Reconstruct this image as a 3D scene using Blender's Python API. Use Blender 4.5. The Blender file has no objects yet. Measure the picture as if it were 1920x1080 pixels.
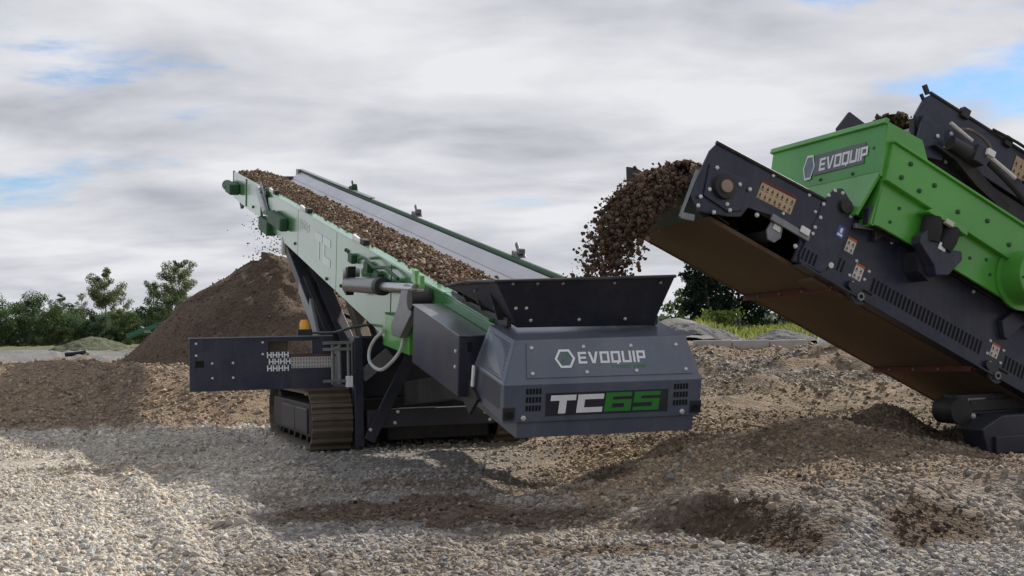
import bpy, math, random
import numpy as np
from mathutils import Vector, Matrix
R = math.radians
rng = np.random.default_rng(11)
random.seed(5)
scene = bpy.context.scene
COL = scene.collection

# ------------------------------------------------------------------ camera
FPX = 2400.0 / 1920.0            # focal length in picture widths
EYE = Vector((0, 0, 1.4)); PITCH = math.atan(90 / 2400.0); ROLL = R(1.2)
fw = Vector((0, math.cos(PITCH), math.sin(PITCH))); up = Vector((0, -math.sin(PITCH), math.cos(PITCH))); rt = Vector((1, 0, 0))
r2 = rt * math.cos(ROLL) - up * math.sin(ROLL); u2 = up * math.cos(ROLL) + rt * math.sin(ROLL)
cam = bpy.data.cameras.new('camera'); cam_o = bpy.data.objects.new('camera', cam); COL.objects.link(cam_o)
cam.sensor_width = 36; cam.lens = 36 * FPX; cam.clip_end = 3000; cam.clip_start = .1
cam_o.matrix_world = Matrix(((r2.x, u2.x, -fw.x, EYE.x), (r2.y, u2.y, -fw.y, EYE.y), (r2.z, u2.z, -fw.z, EYE.z), (0, 0, 0, 1)))
scene.camera = cam_o

# ------------------------------------------------------------------ sky, sun, exposure
SUN_AZ, SUN_EL = 36.0, 36.0      # azimuth clockwise from the view axis (+Y), elevation
world = bpy.data.worlds.new('World'); scene.world = world; world.use_nodes = True
nt = world.node_tree; nt.nodes.clear()
def N(tree, t, **kw):
    n = tree.nodes.new(t)
    for k, v in kw.items():
        if k.startswith('_'): setattr(n, k[1:], v)
        else: n.inputs[k.replace('_', ' ')].default_value = v
    return n
def mathn(tree, op, a=None, b=None, clamp=False):
    n = tree.nodes.new('ShaderNodeMath'); n.operation = op; n.use_clamp = clamp
    for i, x in enumerate((a, b)):
        if x is None: continue
        if isinstance(x, (int, float)): n.inputs[i].default_value = x
        else: tree.links.new(x, n.inputs[i])
    return n.outputs[0]
def ramp(tree, fac, stops, interp='LINEAR'):
    n = tree.nodes.new('ShaderNodeValToRGB'); n.color_ramp.interpolation = interp
    e = n.color_ramp.elements
    while len(e) < len(stops): e.new(.5)
    for s, (p, c) in zip(e, stops):
        s.position = p; s.color = c if len(c) == 4 else (*c, 1)
    tree.links.new(fac, n.inputs[0]); return n.outputs[0]
def mixc(tree, fac, a, b, mode='MIX'):
    n = tree.nodes.new('ShaderNodeMix'); n.data_type = 'RGBA'; n.blend_type = mode
    for sock, x in ((n.inputs[0], fac), (n.inputs[6], a), (n.inputs[7], b)):
        if isinstance(x, (int, float)): sock.default_value = x
        elif isinstance(x, tuple): sock.default_value = x if len(x) == 4 else (*x, 1)
        else: tree.links.new(x, sock)
    return n.outputs[2]
sky = N(nt, 'ShaderNodeTexSky', _sky_type='NISHITA', _sun_disc=False, _sun_elevation=R(SUN_EL), _sun_rotation=R(SUN_AZ), _air_density=1.0, _dust_density=.1, _ozone_density=3.0)
tc = nt.nodes.new('ShaderNodeTexCoord'); sep = nt.nodes.new('ShaderNodeSeparateXYZ'); nt.links.new(tc.outputs['Generated'], sep.inputs[0])
zc = mathn(nt, 'ADD', mathn(nt, 'MAXIMUM', sep.outputs[2], 0.0), 0.16)
cx = mathn(nt, 'DIVIDE', sep.outputs[0], zc); cy = mathn(nt, 'DIVIDE', sep.outputs[1], zc)
com = nt.nodes.new('ShaderNodeCombineXYZ'); nt.links.new(cx, com.inputs[0]); nt.links.new(cy, com.inputs[1])
CLOUD_OFF = (.62, 5.71, 7.81)
mp = nt.nodes.new('ShaderNodeMapping'); mp.inputs['Location'].default_value = CLOUD_OFF; mp.inputs['Scale'].default_value = (1.0, 1.25, 1)
nt.links.new(com.outputs[0], mp.inputs[0])
n1 = N(nt, 'ShaderNodeTexNoise', Scale=1.1, Detail=8.0, Roughness=.58, Distortion=.15); nt.links.new(mp.outputs[0], n1.inputs['Vector'])
mp2 = nt.nodes.new('ShaderNodeMapping'); mp2.inputs['Location'].default_value = (7.3, 2.2, 1.0); nt.links.new(mp.outputs[0], mp2.inputs[0])
n2 = N(nt, 'ShaderNodeTexNoise', Scale=1.9, Detail=8.0, Roughness=.50, Distortion=.2); nt.links.new(mp2.outputs[0], n2.inputs['Vector'])
lowc = mathn(nt, 'MULTIPLY', mathn(nt, 'SUBTRACT', .22, mathn(nt, 'MAXIMUM', sep.outputs[2], 0.0), True), .68)   # layers overlap towards the horizon
cover = ramp(nt, mathn(nt, 'ADD', n1.outputs[0], lowc), [(.37, (0, 0, 0)), (.50, (1, 1, 1))], 'EASE')
ccol = ramp(nt, n2.outputs[0], [(.29, (3.9, 4.05, 4.55)), (.46, (5.6, 5.7, 6.1)), (.64, (7.2, 7.25, 7.5))])
skycol = mixc(nt, 1.0, sky.outputs[0], (.74, .86, 1.0), 'MULTIPLY')
final = mixc(nt, cover, skycol, ccol)
bg = nt.nodes.new('ShaderNodeBackground'); bg.inputs[1].default_value = .10
nt.links.new(final, bg.inputs[0]); wo = nt.nodes.new('ShaderNodeOutputWorld'); nt.links.new(bg.outputs[0], wo.inputs[0])
sl = bpy.data.lights.new('sun', 'SUN'); sl.energy = 4.8; sl.angle = R(1.2); sl.color = (1, .94, .85)
so = bpy.data.objects.new('sun', sl); COL.objects.link(so)
sd = Vector((math.sin(R(SUN_AZ)) * math.cos(R(SUN_EL)), math.cos(R(SUN_AZ)) * math.cos(R(SUN_EL)), math.sin(R(SUN_EL))))
so.rotation_euler = sd.to_track_quat('Z', 'Y').to_euler(); so.location = (20, 20, 30)
vs = scene.view_settings; vs.view_transform = 'Standard'; vs.look = 'None'; vs.exposure = 0.2; vs.gamma = 1.0; vs.use_curve_mapping = False

# ------------------------------------------------------------------ materials
def newmat(name):
    m = bpy.data.materials.new(name); m.use_nodes = True; t = m.node_tree
    return m, t, t.nodes['Principled BSDF']
def noise(t, scale, detail=4.0, rough=.55, coord='Object', w=0.0):
    c = t.nodes.new('ShaderNodeTexCoord')
    n = N(t, 'ShaderNodeTexNoise', Scale=scale, Detail=detail, Roughness=rough)
    t.links.new(c.outputs[coord], n.inputs['Vector']); return n.outputs[0]
def bump(t, b, h, strength, dist=.01):
    n = N(t, 'ShaderNodeBump', Strength=strength, Distance=dist); t.links.new(h, n.inputs['Height']); t.links.new(n.outputs[0], b.inputs['Normal'])
def paint(name, col, rough=.35, coat=.3, dust=.35, dustc=(.30, .26, .21), metal=0.0, spec=.5):
    m, t, b = newmat(name)
    f = ramp(t, noise(t, 2.6, 8, .65), [(.42, (0, 0, 0)), (.75, (dust,) * 3)])
    f2 = ramp(t, noise(t, 28, 5, .7), [(.5, (0, 0, 0)), (.8, (dust * .6,) * 3)])
    tcs = t.nodes.new('ShaderNodeTexCoord'); mps = t.nodes.new('ShaderNodeMapping'); mps.inputs['Scale'].default_value = (9, 9, .9); t.links.new(tcs.outputs['Object'], mps.inputs[0])
    nst = N(t, 'ShaderNodeTexNoise', Scale=1.0, Detail=6.0, Roughness=.6); t.links.new(mps.outputs[0], nst.inputs['Vector'])
    f = mathn(t, 'ADD', f, ramp(t, nst.outputs[0], [(.52, (0, 0, 0)), (.78, (dust * .8,) * 3)]))
    f = mathn(t, 'ADD', f, ramp(t, noise(t, 95, 3, .8), [(.64, (0, 0, 0)), (.70, (min(.5, dust * 1.6),) * 3)]))
    # dust settles on faces that look up
    g = t.nodes.new('ShaderNodeNewGeometry'); s = t.nodes.new('ShaderNodeSeparateXYZ'); t.links.new(g.outputs['Normal'], s.inputs[0])
    upf = mathn(t, 'MULTIPLY', mathn(t, 'MAXIMUM', s.outputs[2], 0.0), dust * .9)
    fac = mathn(t, 'ADD', mathn(t, 'ADD', f, f2), upf, True)
    var = ramp(t, noise(t, 1.1, 3), [(.3, tuple(c * .82 for c in col)), (.7, tuple(min(1, c * 1.15) for c in col))])
    t.links.new(mixc(t, fac, var, dustc), b.inputs['Base Color'])
    rr = mathn(t, 'ADD', mathn(t, 'MULTIPLY', fac, .5), rough, True); t.links.new(rr, b.inputs['Roughness'])
    b.inputs['Metallic'].default_value = metal; b.inputs['Coat Weight'].default_value = coat; b.inputs['Coat Roughness'].default_value = .22
    b.inputs['Specular IOR Level'].default_value = spec
    bump(t, b, noise(t, 60, 3), .06, .004)
    return m
def flat(name, col, rough=.6, metal=0.0, var=.15, nscale=9, emit=0):
    m, t, b = newmat(name)
    v = ramp(t, noise(t, nscale, 5, .6), [(.3, tuple(c * (1 - var) for c in col)), (.7, tuple(min(1, c * (1 + var)) for c in col))])
    t.links.new(v, b.inputs['Base Color']); b.inputs['Roughness'].default_value = rough; b.inputs['Metallic'].default_value = metal
    if emit: b.inputs['Emission Color'].default_value = (*col, 1); b.inputs['Emission Strength'].default_value = emit
    return m
def attrmat(name, rough=.9, nscale=60, nvar=.3, bs=.5, bd=.01, translucent=0.0, spec=.3):
    m, t, b = newmat(name)
    a = t.nodes.new('ShaderNodeAttribute'); a.attribute_name = 'Col'
    v = ramp(t, noise(t, nscale, 4, .65), [(.3, (1 - nvar,) * 3), (.7, (1 + nvar * .6,) * 3)])
    t.links.new(mixc(t, 1.0, a.outputs[0], v, 'MULTIPLY'), b.inputs['Base Color'])
    b.inputs['Roughness'].default_value = rough; b.inputs['Specular IOR Level'].default_value = spec
    if bs: bump(t, b, noise(t, nscale * 1.3, 4), bs, bd)
    if translucent:
        b.inputs['Subsurface Weight'].default_value = 0
        tr = t.nodes.new('ShaderNodeBsdfTranslucent'); t.links.new(a.outputs[0], tr.inputs[0])
        mx = t.nodes.new('ShaderNodeMixShader'); mx.inputs[0].default_value = translucent
        t.links.new(b.outputs[0], mx.inputs[1]); t.links.new(tr.outputs[0], mx.inputs[2])
        t.links.new(mx.outputs[0], t.nodes['Material Output'].inputs[0])
    return m
NAVY = paint('navy_paint', (.015, .020, .044), .40, .10, .10, spec=.4)
NAVYD = paint('navy_paint_dusty', (.014, .017, .030), .5, .1, .06)
GREYN = paint('grey_navy_paint', (.040, .046, .066), .4, .2, .1)
SLATE = paint('slate_hood_paint', (.082, .102, .148), .32, .35, .17)
BLACK = paint('black_steel', (.010, .010, .012), .55, .0, .10)
GREEN = paint('green_paint', (.070, .345, .035), .30, .4, .12, dustc=(.27, .29, .18))
BOOMG = paint('boom_green_paint', (.065, .25, .080), .19, .68, .10, dustc=(.44, .48, .42), spec=.5)
FADEDG = paint('faded_boom_lettering', (.32, .43, .36), .19, .68, .1, spec=.5)
GREEND = paint('dark_green_paint', (.010, .075, .024), .55, .0, .08)
RUST = paint('red_primer', (.13, .022, .018), .6, 0, .35, dustc=(.10, .065, .045))
UNDER = paint('muddy_belt_underside', (.105, .066, .040), .8, 0, .75, dustc=(.15, .105, .07))
BELT = paint('belt_rubber', (.55, .545, .565), .25, .5, .25, dustc=(.58, .56, .55))
RUBBER = flat('black_rubber', (.014, .014, .015), .75)
STEEL = flat('bare_steel', (.45, .45, .46), .3, .9, .1)
ZINC = flat('zinc_bolt', (.62, .62, .60), .42, .35, .12, 40)
GREYM = flat('grey_steel', (.20, .205, .215), .38, .5, .2)
TRACKM = paint('track_steel', (.10, .078, .056), .6, 0, .45, dustc=(.23, .18, .12), metal=.2)
HOLE = flat('dark_hole', (.004, .004, .005), .9)
WHITE = flat('white_vinyl', (.78, .79, .80), .5, 0, .05)
FADED = flat('faded_white_vinyl', (.55, .60, .57), .5, 0, .1)
LIME = flat('green_vinyl', (.035, .22, .035), .45, 0, .08)
TAN = flat('sticker_tan', (.46, .34, .20), .6, 0, .1)
CREAM = flat('sticker_cream', (.60, .56, .48), .6, 0, .08)
INK = flat('sticker_ink', (.03, .028, .025), .6)
ORANGE = flat('sticker_orange', (.50, .12, .03), .6)
BLUEV = flat('sticker_blue', (.05, .10, .36), .5)
GREYV = flat('sticker_grey', (.42, .42, .40), .6, 0, .2, 60)
AMBER = flat('amber_lens', (.80, .36, .03), .25)
HOSEM = flat('pale_hose', (.52, .53, .52), .5)
CONC = flat('weathered_concrete', (.40, .38, .35), .9, 0, .18, 3)
BLUET = flat('blue_tarp', (.04, .13, .34), .5)
BARK = flat('bark', (.10, .085, .065), .9, 0, .3)
BIRCH = flat('pale_bark', (.33, .31, .27), .85, 0, .35, 6)
WOOD = flat('weathered_post', (.30, .27, .19), .9, 0, .2)
LEAF = attrmat('foliage', .7, 3, .2, 0, translucent=.45)
STONE = attrmat('stone', .85, 70, .25, .4, .006)
CLOD = attrmat('soil_clod', .95, 80, .35, .6, .006)
HEAPM = attrmat('soil_heap', .95, 14, .5, 1.0, .05)

# ------------------------------------------------------------------ mesh helpers
class Frame:
    def __init__(s, yaw, inc, O, rollv=0):
        v = Vector((math.cos(yaw), math.sin(yaw), 0)); h = Vector((-math.sin(yaw), math.cos(yaw), 0)); k = Vector((0, 0, 1))
        if rollv: v, k = v * math.cos(rollv) + k * math.sin(rollv), k * math.cos(rollv) - v * math.sin(rollv)
        s.v = v; s.u = h * math.cos(inc) + k * math.sin(inc); s.w = k * math.cos(inc) - h * math.sin(inc); s.O = Vector(O)
    def __call__(s, u, v, w): return s.O + s.u * u + s.v * v + s.w * w
    def d(s, u, v, w): return s.u * u + s.v * v + s.w * w
WORLD = Frame(0, 0, (0, 0, 0)); WORLD.u, WORLD.v, WORLD.w = Vector((1, 0, 0)), Vector((0, 1, 0)), Vector((0, 0, 1))

class MB:
    def __init__(s, fr=WORLD): s.V = []; s.F = []; s.fr = fr
    def add(s, pts, faces):
        k = len(s.V); s.V += [s.fr(*p) for p in pts]; s.F += [tuple(i + k for i in f) for f in faces]; return s
    def box(s, a, b):
        x0, y0, z0 = a; x1, y1, z1 = b
        p = [(x, y, z) for z in (z0, z1) for y in (y0, y1) for x in (x0, x1)]
        return s.add(p, [(0, 2, 3, 1), (4, 5, 7, 6), (0, 1, 5, 4), (2, 6, 7, 3), (0, 4, 6, 2), (1, 3, 7, 5)])
    def hexa(s, lo, hi):      # two matching polygons joined
        n = len(lo)
        return s.add(list(lo) + list(hi), [tuple(range(n))[::-1], tuple(range(n, 2 * n))] + [(i, (i + 1) % n, n + (i + 1) % n, n + i) for i in range(n)])
    def prof_v(s, poly, v0, v1): return s.hexa([(u, v0, w) for u, w in poly], [(u, v1, w) for u, w in poly])
    def prof_u(s, poly, u0, u1): return s.hexa([(u0, v, w) for v, w in poly], [(u1, v, w) for v, w in poly])
    def prof_w(s, poly, w0, w1): return s.hexa([(u, v, w0) for u, v in poly], [(u, v, w1) for u, v in poly])
    def plate(s, quad, n):    # a polygon with thickness vector n
        return s.hexa(quad, [(p[0] + n[0], p[1] + n[1], p[2] + n[2]) for p in quad])
    def tube(s, pts, r, n=10, caps=True):
        P = [s.fr(*p) for p in pts]; r = r if isinstance(r, (list, tuple)) else [r] * len(P); k = len(s.V)
        for i, p in enumerate(P):
            t = (P[min(i + 1, len(P) - 1)] - P[max(i - 1, 0)]).normalized()
            a = t.orthogonal().normalized() if i == 0 else (pa - t * pa.dot(t)).normalized()
            pa = a; b = t.cross(a)
            s.V += [p + (a * math.cos(2 * math.pi * j / n) + b * math.sin(2 * math.pi * j / n)) * r[i] for j in range(n)]
        for i in range(len(P) - 1):
            for j in range(n):
                s.F.append((k + i * n + j, k + i * n + (j + 1) % n, k + (i + 1) * n + (j + 1) % n, k + (i + 1) * n + j))
        if caps: s.F += [tuple(k + j for j in range(n))[::-1], tuple(k + (len(P) - 1) * n + j for j in range(n))]
        return s
    def beam(s, p, q, a, b, side=(0, 1, 0)):   # rectangular bar from p to q; a along side, b across
        P, Q = s.fr(*p), s.fr(*q); t = (Q - P).normalized(); sv = s.fr.d(*side); sv = (sv - t * sv.dot(t)).normalized(); c = t.cross(sv); k = len(s.V)
        for X in (P, Q): s.V += [X + sv * (i * a / 2) + c * (j * b / 2) for i, j in ((-1, -1), (1, -1), (1, 1), (-1, 1))]
        s.F += [tuple(k + i for i in f) for f in ((3, 2, 1, 0), (4, 5, 6, 7), (0, 1, 5, 4), (1, 2, 6, 5), (2, 3, 7, 6), (3, 0, 4, 7))]; return s
def link(o, parent=None):
    COL.objects.link(o)
    if parent is not None: o.parent = parent
    return o
def tag(o, label=None, cat=None, group=None, kind=None):
    for k, x in (('label', label), ('category', cat), ('group', group), ('kind', kind)):
        if x: o[k] = x
    return o
class Thing:
    def __init__(s, name, label, cat, loc, group=None):
        s.loc = Vector(loc); s.o = link(bpy.data.objects.new(name, None)); s.o.location = s.loc; s.o.empty_display_size = .3; tag(s.o, label, cat, group)
    def part(s, name, mb, m, parent=None, bevel=0.0, smooth=False, label=None):
        me = bpy.data.meshes.new(name); me.from_pydata([tuple(v - s.loc) for v in mb.V], [], mb.F); me.materials.append(m)
        if smooth: me.shade_smooth(); me.set_sharp_from_angle(angle=R(35))
        o = link(bpy.data.objects.new(name, me), parent or s.o)
        if bevel:
            md = o.modifiers.new('bevel', 'BEVEL'); md.width = bevel; md.segments = 2; md.limit_method = 'ANGLE'; md.angle_limit = R(35)
        if label: o['label'] = label
        return o
    def inst(s, name, me, P, rot=None, parent=None, scale=1.0):
        o = link(bpy.data.objects.new(name, me), parent or s.o); o.location = P - s.loc
        if rot is not None: o.rotation_euler = rot.to_euler()
        o.scale = (scale,) * 3; return o
def raw_mesh(name, mb, m):
    me = bpy.data.meshes.new(name); me.from_pydata([tuple(v) for v in mb.V], [], mb.F); me.materials.append(m); return me
def single(name, mb, m, label, cat, group=None, kind=None, bevel=0.0, smooth=False):
    c = Vector((sum(v.x for v in mb.V), sum(v.y for v in mb.V), 0)) / len(mb.V); c.z = min(v.z for v in mb.V)
    me = bpy.data.meshes.new(name); me.from_pydata([tuple(v - c) for v in mb.V], [], mb.F); me.materials.append(m)
    if smooth: me.shade_smooth()
    o = link(bpy.data.objects.new(name, me)); o.location = c; tag(o, label, cat, group, kind)
    if bevel:
        md = o.modifiers.new('bevel', 'BEVEL'); md.width = bevel; md.segments = 2; md.limit_method = 'ANGLE'
    return o
# bolt: a domed hexagon head along +Z
_b = MB(); _n = 6
_b.V = [Vector((math.cos(a * math.pi / 3) * r, math.sin(a * math.pi / 3) * r, z)) for r, z in ((1, 0), (1, .5), (.6, .85)) for a in range(6)]
_b.F = [(i, (i + 1) % 6, 6 + (i + 1) % 6, 6 + i) for i in range(6)] + [(6 + i, 6 + (i + 1) % 6, 12 + (i + 1) % 6, 12 + i) for i in range(6)] + [tuple(range(12, 18))]
BOLT = raw_mesh('bolt', _b, ZINC); BOLTG = BOLT.copy(); BOLTG.materials[0] = GREEND; BOLTN = BOLT.copy(); BOLTN.materials[0] = GREYM
def bolt(th, P, n, r=.018, parent=None, me=None):
    return th.inst('bolt', me or BOLT, P, Vector(n).to_track_quat('Z', 'Y'), parent, r)

def np_mesh(name, V, F, m, cols=None, smooth=False):     # fast mesh from arrays; F is (n, k)
    me = bpy.data.meshes.new(name); V = np.asarray(V, np.float32); F = np.asarray(F, np.int32); n, k = F.shape
    me.vertices.add(len(V)); me.vertices.foreach_set('co', V.ravel())
    me.loops.add(n * k); me.loops.foreach_set('vertex_index', F.ravel())
    me.polygons.add(n); me.polygons.foreach_set('loop_start', np.arange(0, n * k, k, dtype=np.int32))
    me.update(calc_edges=True)
    if cols is not None:
        a = me.color_attributes.new('Col', 'FLOAT_COLOR', 'POINT'); c = np.ones((len(V), 4), np.float32); c[:, :3] = cols; a.data.foreach_set('color', c.ravel())
    if smooth: me.shade_smooth()
    else: me.shade_flat()
    me.materials.append(m); return me
phi = (1 + 5 ** .5) / 2
ICO = np.array([(-1, phi, 0), (1, phi, 0), (-1, -phi, 0), (1, -phi, 0), (0, -1, phi), (0, 1, phi), (0, -1, -phi), (0, 1, -phi), (phi, 0, -1), (phi, 0, 1), (-phi, 0, -1), (-phi, 0, 1)]) / math.sqrt(1 + phi * phi)
ICF = np.array([(0, 11, 5), (0, 5, 1), (0, 1, 7), (0, 7, 10), (0, 10, 11), (1, 5, 9), (5, 11, 4), (11, 10, 2), (10, 7, 6), (7, 1, 8), (3, 9, 4), (3, 4, 2), (3, 2, 6), (3, 6, 8), (3, 8, 9), (4, 9, 5), (2, 4, 11), (6, 2, 10), (8, 6, 7), (9, 8, 1)])
OCT = np.array([(1, 0, 0), (-1, 0, 0), (0, 1, 0), (0, -1, 0), (0, 0, 1), (0, 0, -1)], float)
OCF = np.array([(0, 2, 4), (2, 1, 4), (1, 3, 4), (3, 0, 4), (2, 0, 5), (1, 2, 5), (3, 1, 5), (0, 3, 5)])
def rand_rot(n, tilt=None):
    q = rng.normal(size=(n, 4)); q /= np.linalg.norm(q, axis=1)[:, None]; w, x, y, z = q.T
    if tilt is not None:
        a = rng.uniform(0, 2 * np.pi, n); w, z = np.cos(a / 2), np.sin(a / 2); x = rng.normal(0, tilt, n); y = rng.normal(0, tilt, n)
        l = np.sqrt(w * w + x * x + y * y + z * z); w, x, y, z = w / l, x / l, y / l, z / l
    return np.stack([np.stack([1 - 2 * (y * y + z * z), 2 * (x * y - z * w), 2 * (x * z + y * w)], -1), np.stack([2 * (x * y + z * w), 1 - 2 * (x * x + z * z), 2 * (y * z - x * w)], -1), np.stack([2 * (x * z - y * w), 2 * (y * z + x * w), 1 - 2 * (x * x + y * y)], -1)], 1)
def stones(name, P, size, cols, m, tilt=None, flatz=.6, ico=True, jit=.2):
    B, BF = (ICO, ICF) if ico else (OCT, OCF); n = len(P)
    S = size[:, None] * np.stack([rng.uniform(.75, 1.25, n), rng.uniform(.6, 1.0, n), rng.uniform(flatz * .7, flatz * 1.3, n)], 1)
    V = B[None] * (1 + rng.uniform(-jit, jit, (n, len(B), 1))) * S[:, None, :]
    V = np.einsum('nij,nkj->nki', rand_rot(n, tilt), V) + P[:, None, :]
    F = BF[None] + (np.arange(n) * len(B))[:, None, None]
    return np_mesh(name, V.reshape(-1, 3), F.reshape(-1, 3), m, np.repeat(cols, len(B), 0))
def obj_np(name, me, label=None, cat=None, kind=None, parent=None, group=None):
    o = link(bpy.data.objects.new(name, me), parent); tag(o, label, cat, group, kind); return o
_grids = {}
def vnoise(x, y, seed):
    if seed not in _grids: _grids[seed] = np.random.default_rng(seed).random((256, 256))
    g = _grids[seed]; xi = np.floor(x).astype(int); yi = np.floor(y).astype(int); fx = x - xi; fy = y - yi
    fx = fx * fx * (3 - 2 * fx); fy = fy * fy * (3 - 2 * fy); a = lambda i, j: g[(xi + i) % 256, (yi + j) % 256]
    return (a(0, 0) * (1 - fx) + a(1, 0) * fx) * (1 - fy) + (a(0, 1) * (1 - fx) + a(1, 1) * fx) * fy - .5
def fbm(x, y, f, o=4, seed=1):
    s = 0; a = 1.0
    for i in range(o): s = s + a * vnoise(x * f + 13.7 * i, y * f - 7.1 * i, seed + i); f *= 2.03; a *= .5
    return s
def ss(a, b, x): t = np.clip((x - a) / (b - a), 0, 1); return t * t * (3 - 2 * t)
def gs(x, y, cx, cy, sx, sy, rot=0.0):
    c, s = math.cos(rot), math.sin(rot); dx, dy = x - cx, y - cy; a = (dx * c + dy * s) / sx; b = (-dx * s + dy * c) / sy
    return np.exp(-(a * a + b * b))

# ------------------------------------------------------------------ terrain
PILE = (-5.97, 30.5, 3.27)
def terrace(x, y):      # spoil bank in the right foreground; distance behind its slanting front edge, and which face is nearest
    wob = .30 * fbm(x, y, 1.5, 4, 61)
    f1 = ((x - 1.0) * 1.1 + (y - 8.75) * .8) / 1.36
    f2 = (y - 7.75 - .50 * (x - 1.85) + .22 * np.exp(-((x - 2.05) / .28) ** 2)) * .92
    return np.minimum(np.minimum(f1, f2), (x - .30) * .42) + wob * ss(.5, 1.0, x), f1, f2
def height(x, y):
    x = np.asarray(x, float); y = np.asarray(y, float)
    n = fbm(x, y, .55, 5, 3)
    z = .05 * n + .018 * fbm(x, y, 3.2, 3, 21)
    left = ss(-3.2, -5.0, x)
    mid = ss(3.2, -.5, np.abs(x) - 0) * 0
    z = z + left * ss(21.8 + .8 * fbm(x, y, .25, 2, 9), 25.6, y) * (1.0 + .12 * n)
    z = z + (1 - left) * ss(26.5, 31, y) * .95 * ss(4.5, 2.0, x)
    right = ss(2.3, 4.0, x)
    wob = .7 * fbm(x, y, .22, 3, 31)
    steps = .30 * ss(19.2, 20.0, y + wob) + .20 * ss(20.6, 21.4, y + wob * 1.6) + .20 * ss(22.0, 22.9, y + wob * .6) + .08 * ss(23.4, 24.6, y)
    bump_r = .36 * gs(x, y, 6.6, 23.9, 1.5, 1.3) - .12 * gs(x, y, 4.7, 24.3, .9, 1.6) + .10 * gs(x, y, 3.4, 23.5, .6, 1.0)
    z = z + right * (steps * (1 + .12 * n) + bump_r) + right * ss(19.5, 21, y) * ss(27, 25, y) * (.22 * fbm(x, y, .9, 4, 73) - .10)
    z = z + ss(27, 80, y) * .30 + .10 * ss(30, 60, y) * fbm(x, y, .08, 3, 41)
    z = z + .46 * gs(x, y, 11, 50, 8, 6) + .62 * gs(x, y, 6.0, 45, 1.5, 3) - 2.2 * ss(120, 500, y)
    # front right mounds
    fr = .06 * gs(x, y, 4.6, 11.2, 1.8, .9, .25) + .12 * gs(x, y, 2.6, 11.6, 1.2, .6) + .30 * gs(x, y, 4.2, 14.6, .5, .7)
    z = z + fr * (1 + .5 * fbm(x, y, 1.3, 3, 51))
    f, f1, f2 = terrace(x, y)
    z = z + ss(-.05, .80, f) * (1 - .6 * gs(x, y, 5.4, 12.2, 1.6, 1.6)) * (.34 - .26 * ss(.8, 3.8, f) + .12 * fbm(x, y, 1.3, 4, 65) - .10 * np.exp(-((x - 2.05) / .30) ** 2) * ss(1.2, .3, f))
    # rolling spoil over the whole right side
    z = z + ss(.6, 2.2, x) * ss(10.2, 12, y) * ss(24, 19, y) * (.16 * fbm(x, y, .55, 4, 67) + .05) * (1 - .9 * gs(x, y, 5.6, 13.0, 1.5, 1.6))
    z = z + ss(-3.2, -5.0, x) * ss(22, 25, y) * ss(34, 27, y) * .24 * fbm(x, y, .35, 4, 69)
    # ruts left by tracks, running past the machine
    for off, a_ in ((0.0, .035), (.55, .030), (2.3, .03)):
        dd = (x + 3.9 - off) * .93 + (y - 12.5) * .34; z = z - a_ * np.exp(-(dd / .16) ** 2) * (1 + .4 * np.sin(y * 9.0)) + a_ * .8 * np.exp(-((np.abs(dd) - .27) / .10) ** 2)
    mk = gs(x, y, 5.5, 12.3, 1.3, 1.5); z = z * (1 - mk) - .05 * mk
    # wheel-scuffed ridges
    z = z + .05 * gs(x, y, -2.6, 14.2, 1.4, .25, .2) + .05 * gs(x, y, -1.2, 13.2, 1.3, .3, .1) + .07 * gs(x, y, .1, 15.0, .8, .5)
    z = z + .06 * fbm(x, y, 1.6, 3, 71) * (ss(9, 11, y) * ss(-1, 2, x) + .35)
    return z
PALE = np.array((.52, .475, .405)); GREY = np.array((.225, .212, .195)); SOIL = np.array((.095, .065, .043)); TANS = np.array((.37, .285, .19)); BRN = np.array((.225, .165, .112)); FARG = np.array((.235, .235, .235)); GRASS = np.array((.20, .24, .055)); DRY = np.array((.17, .18, .085)); OLIVE = np.array((.26, .22, .14))
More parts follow.
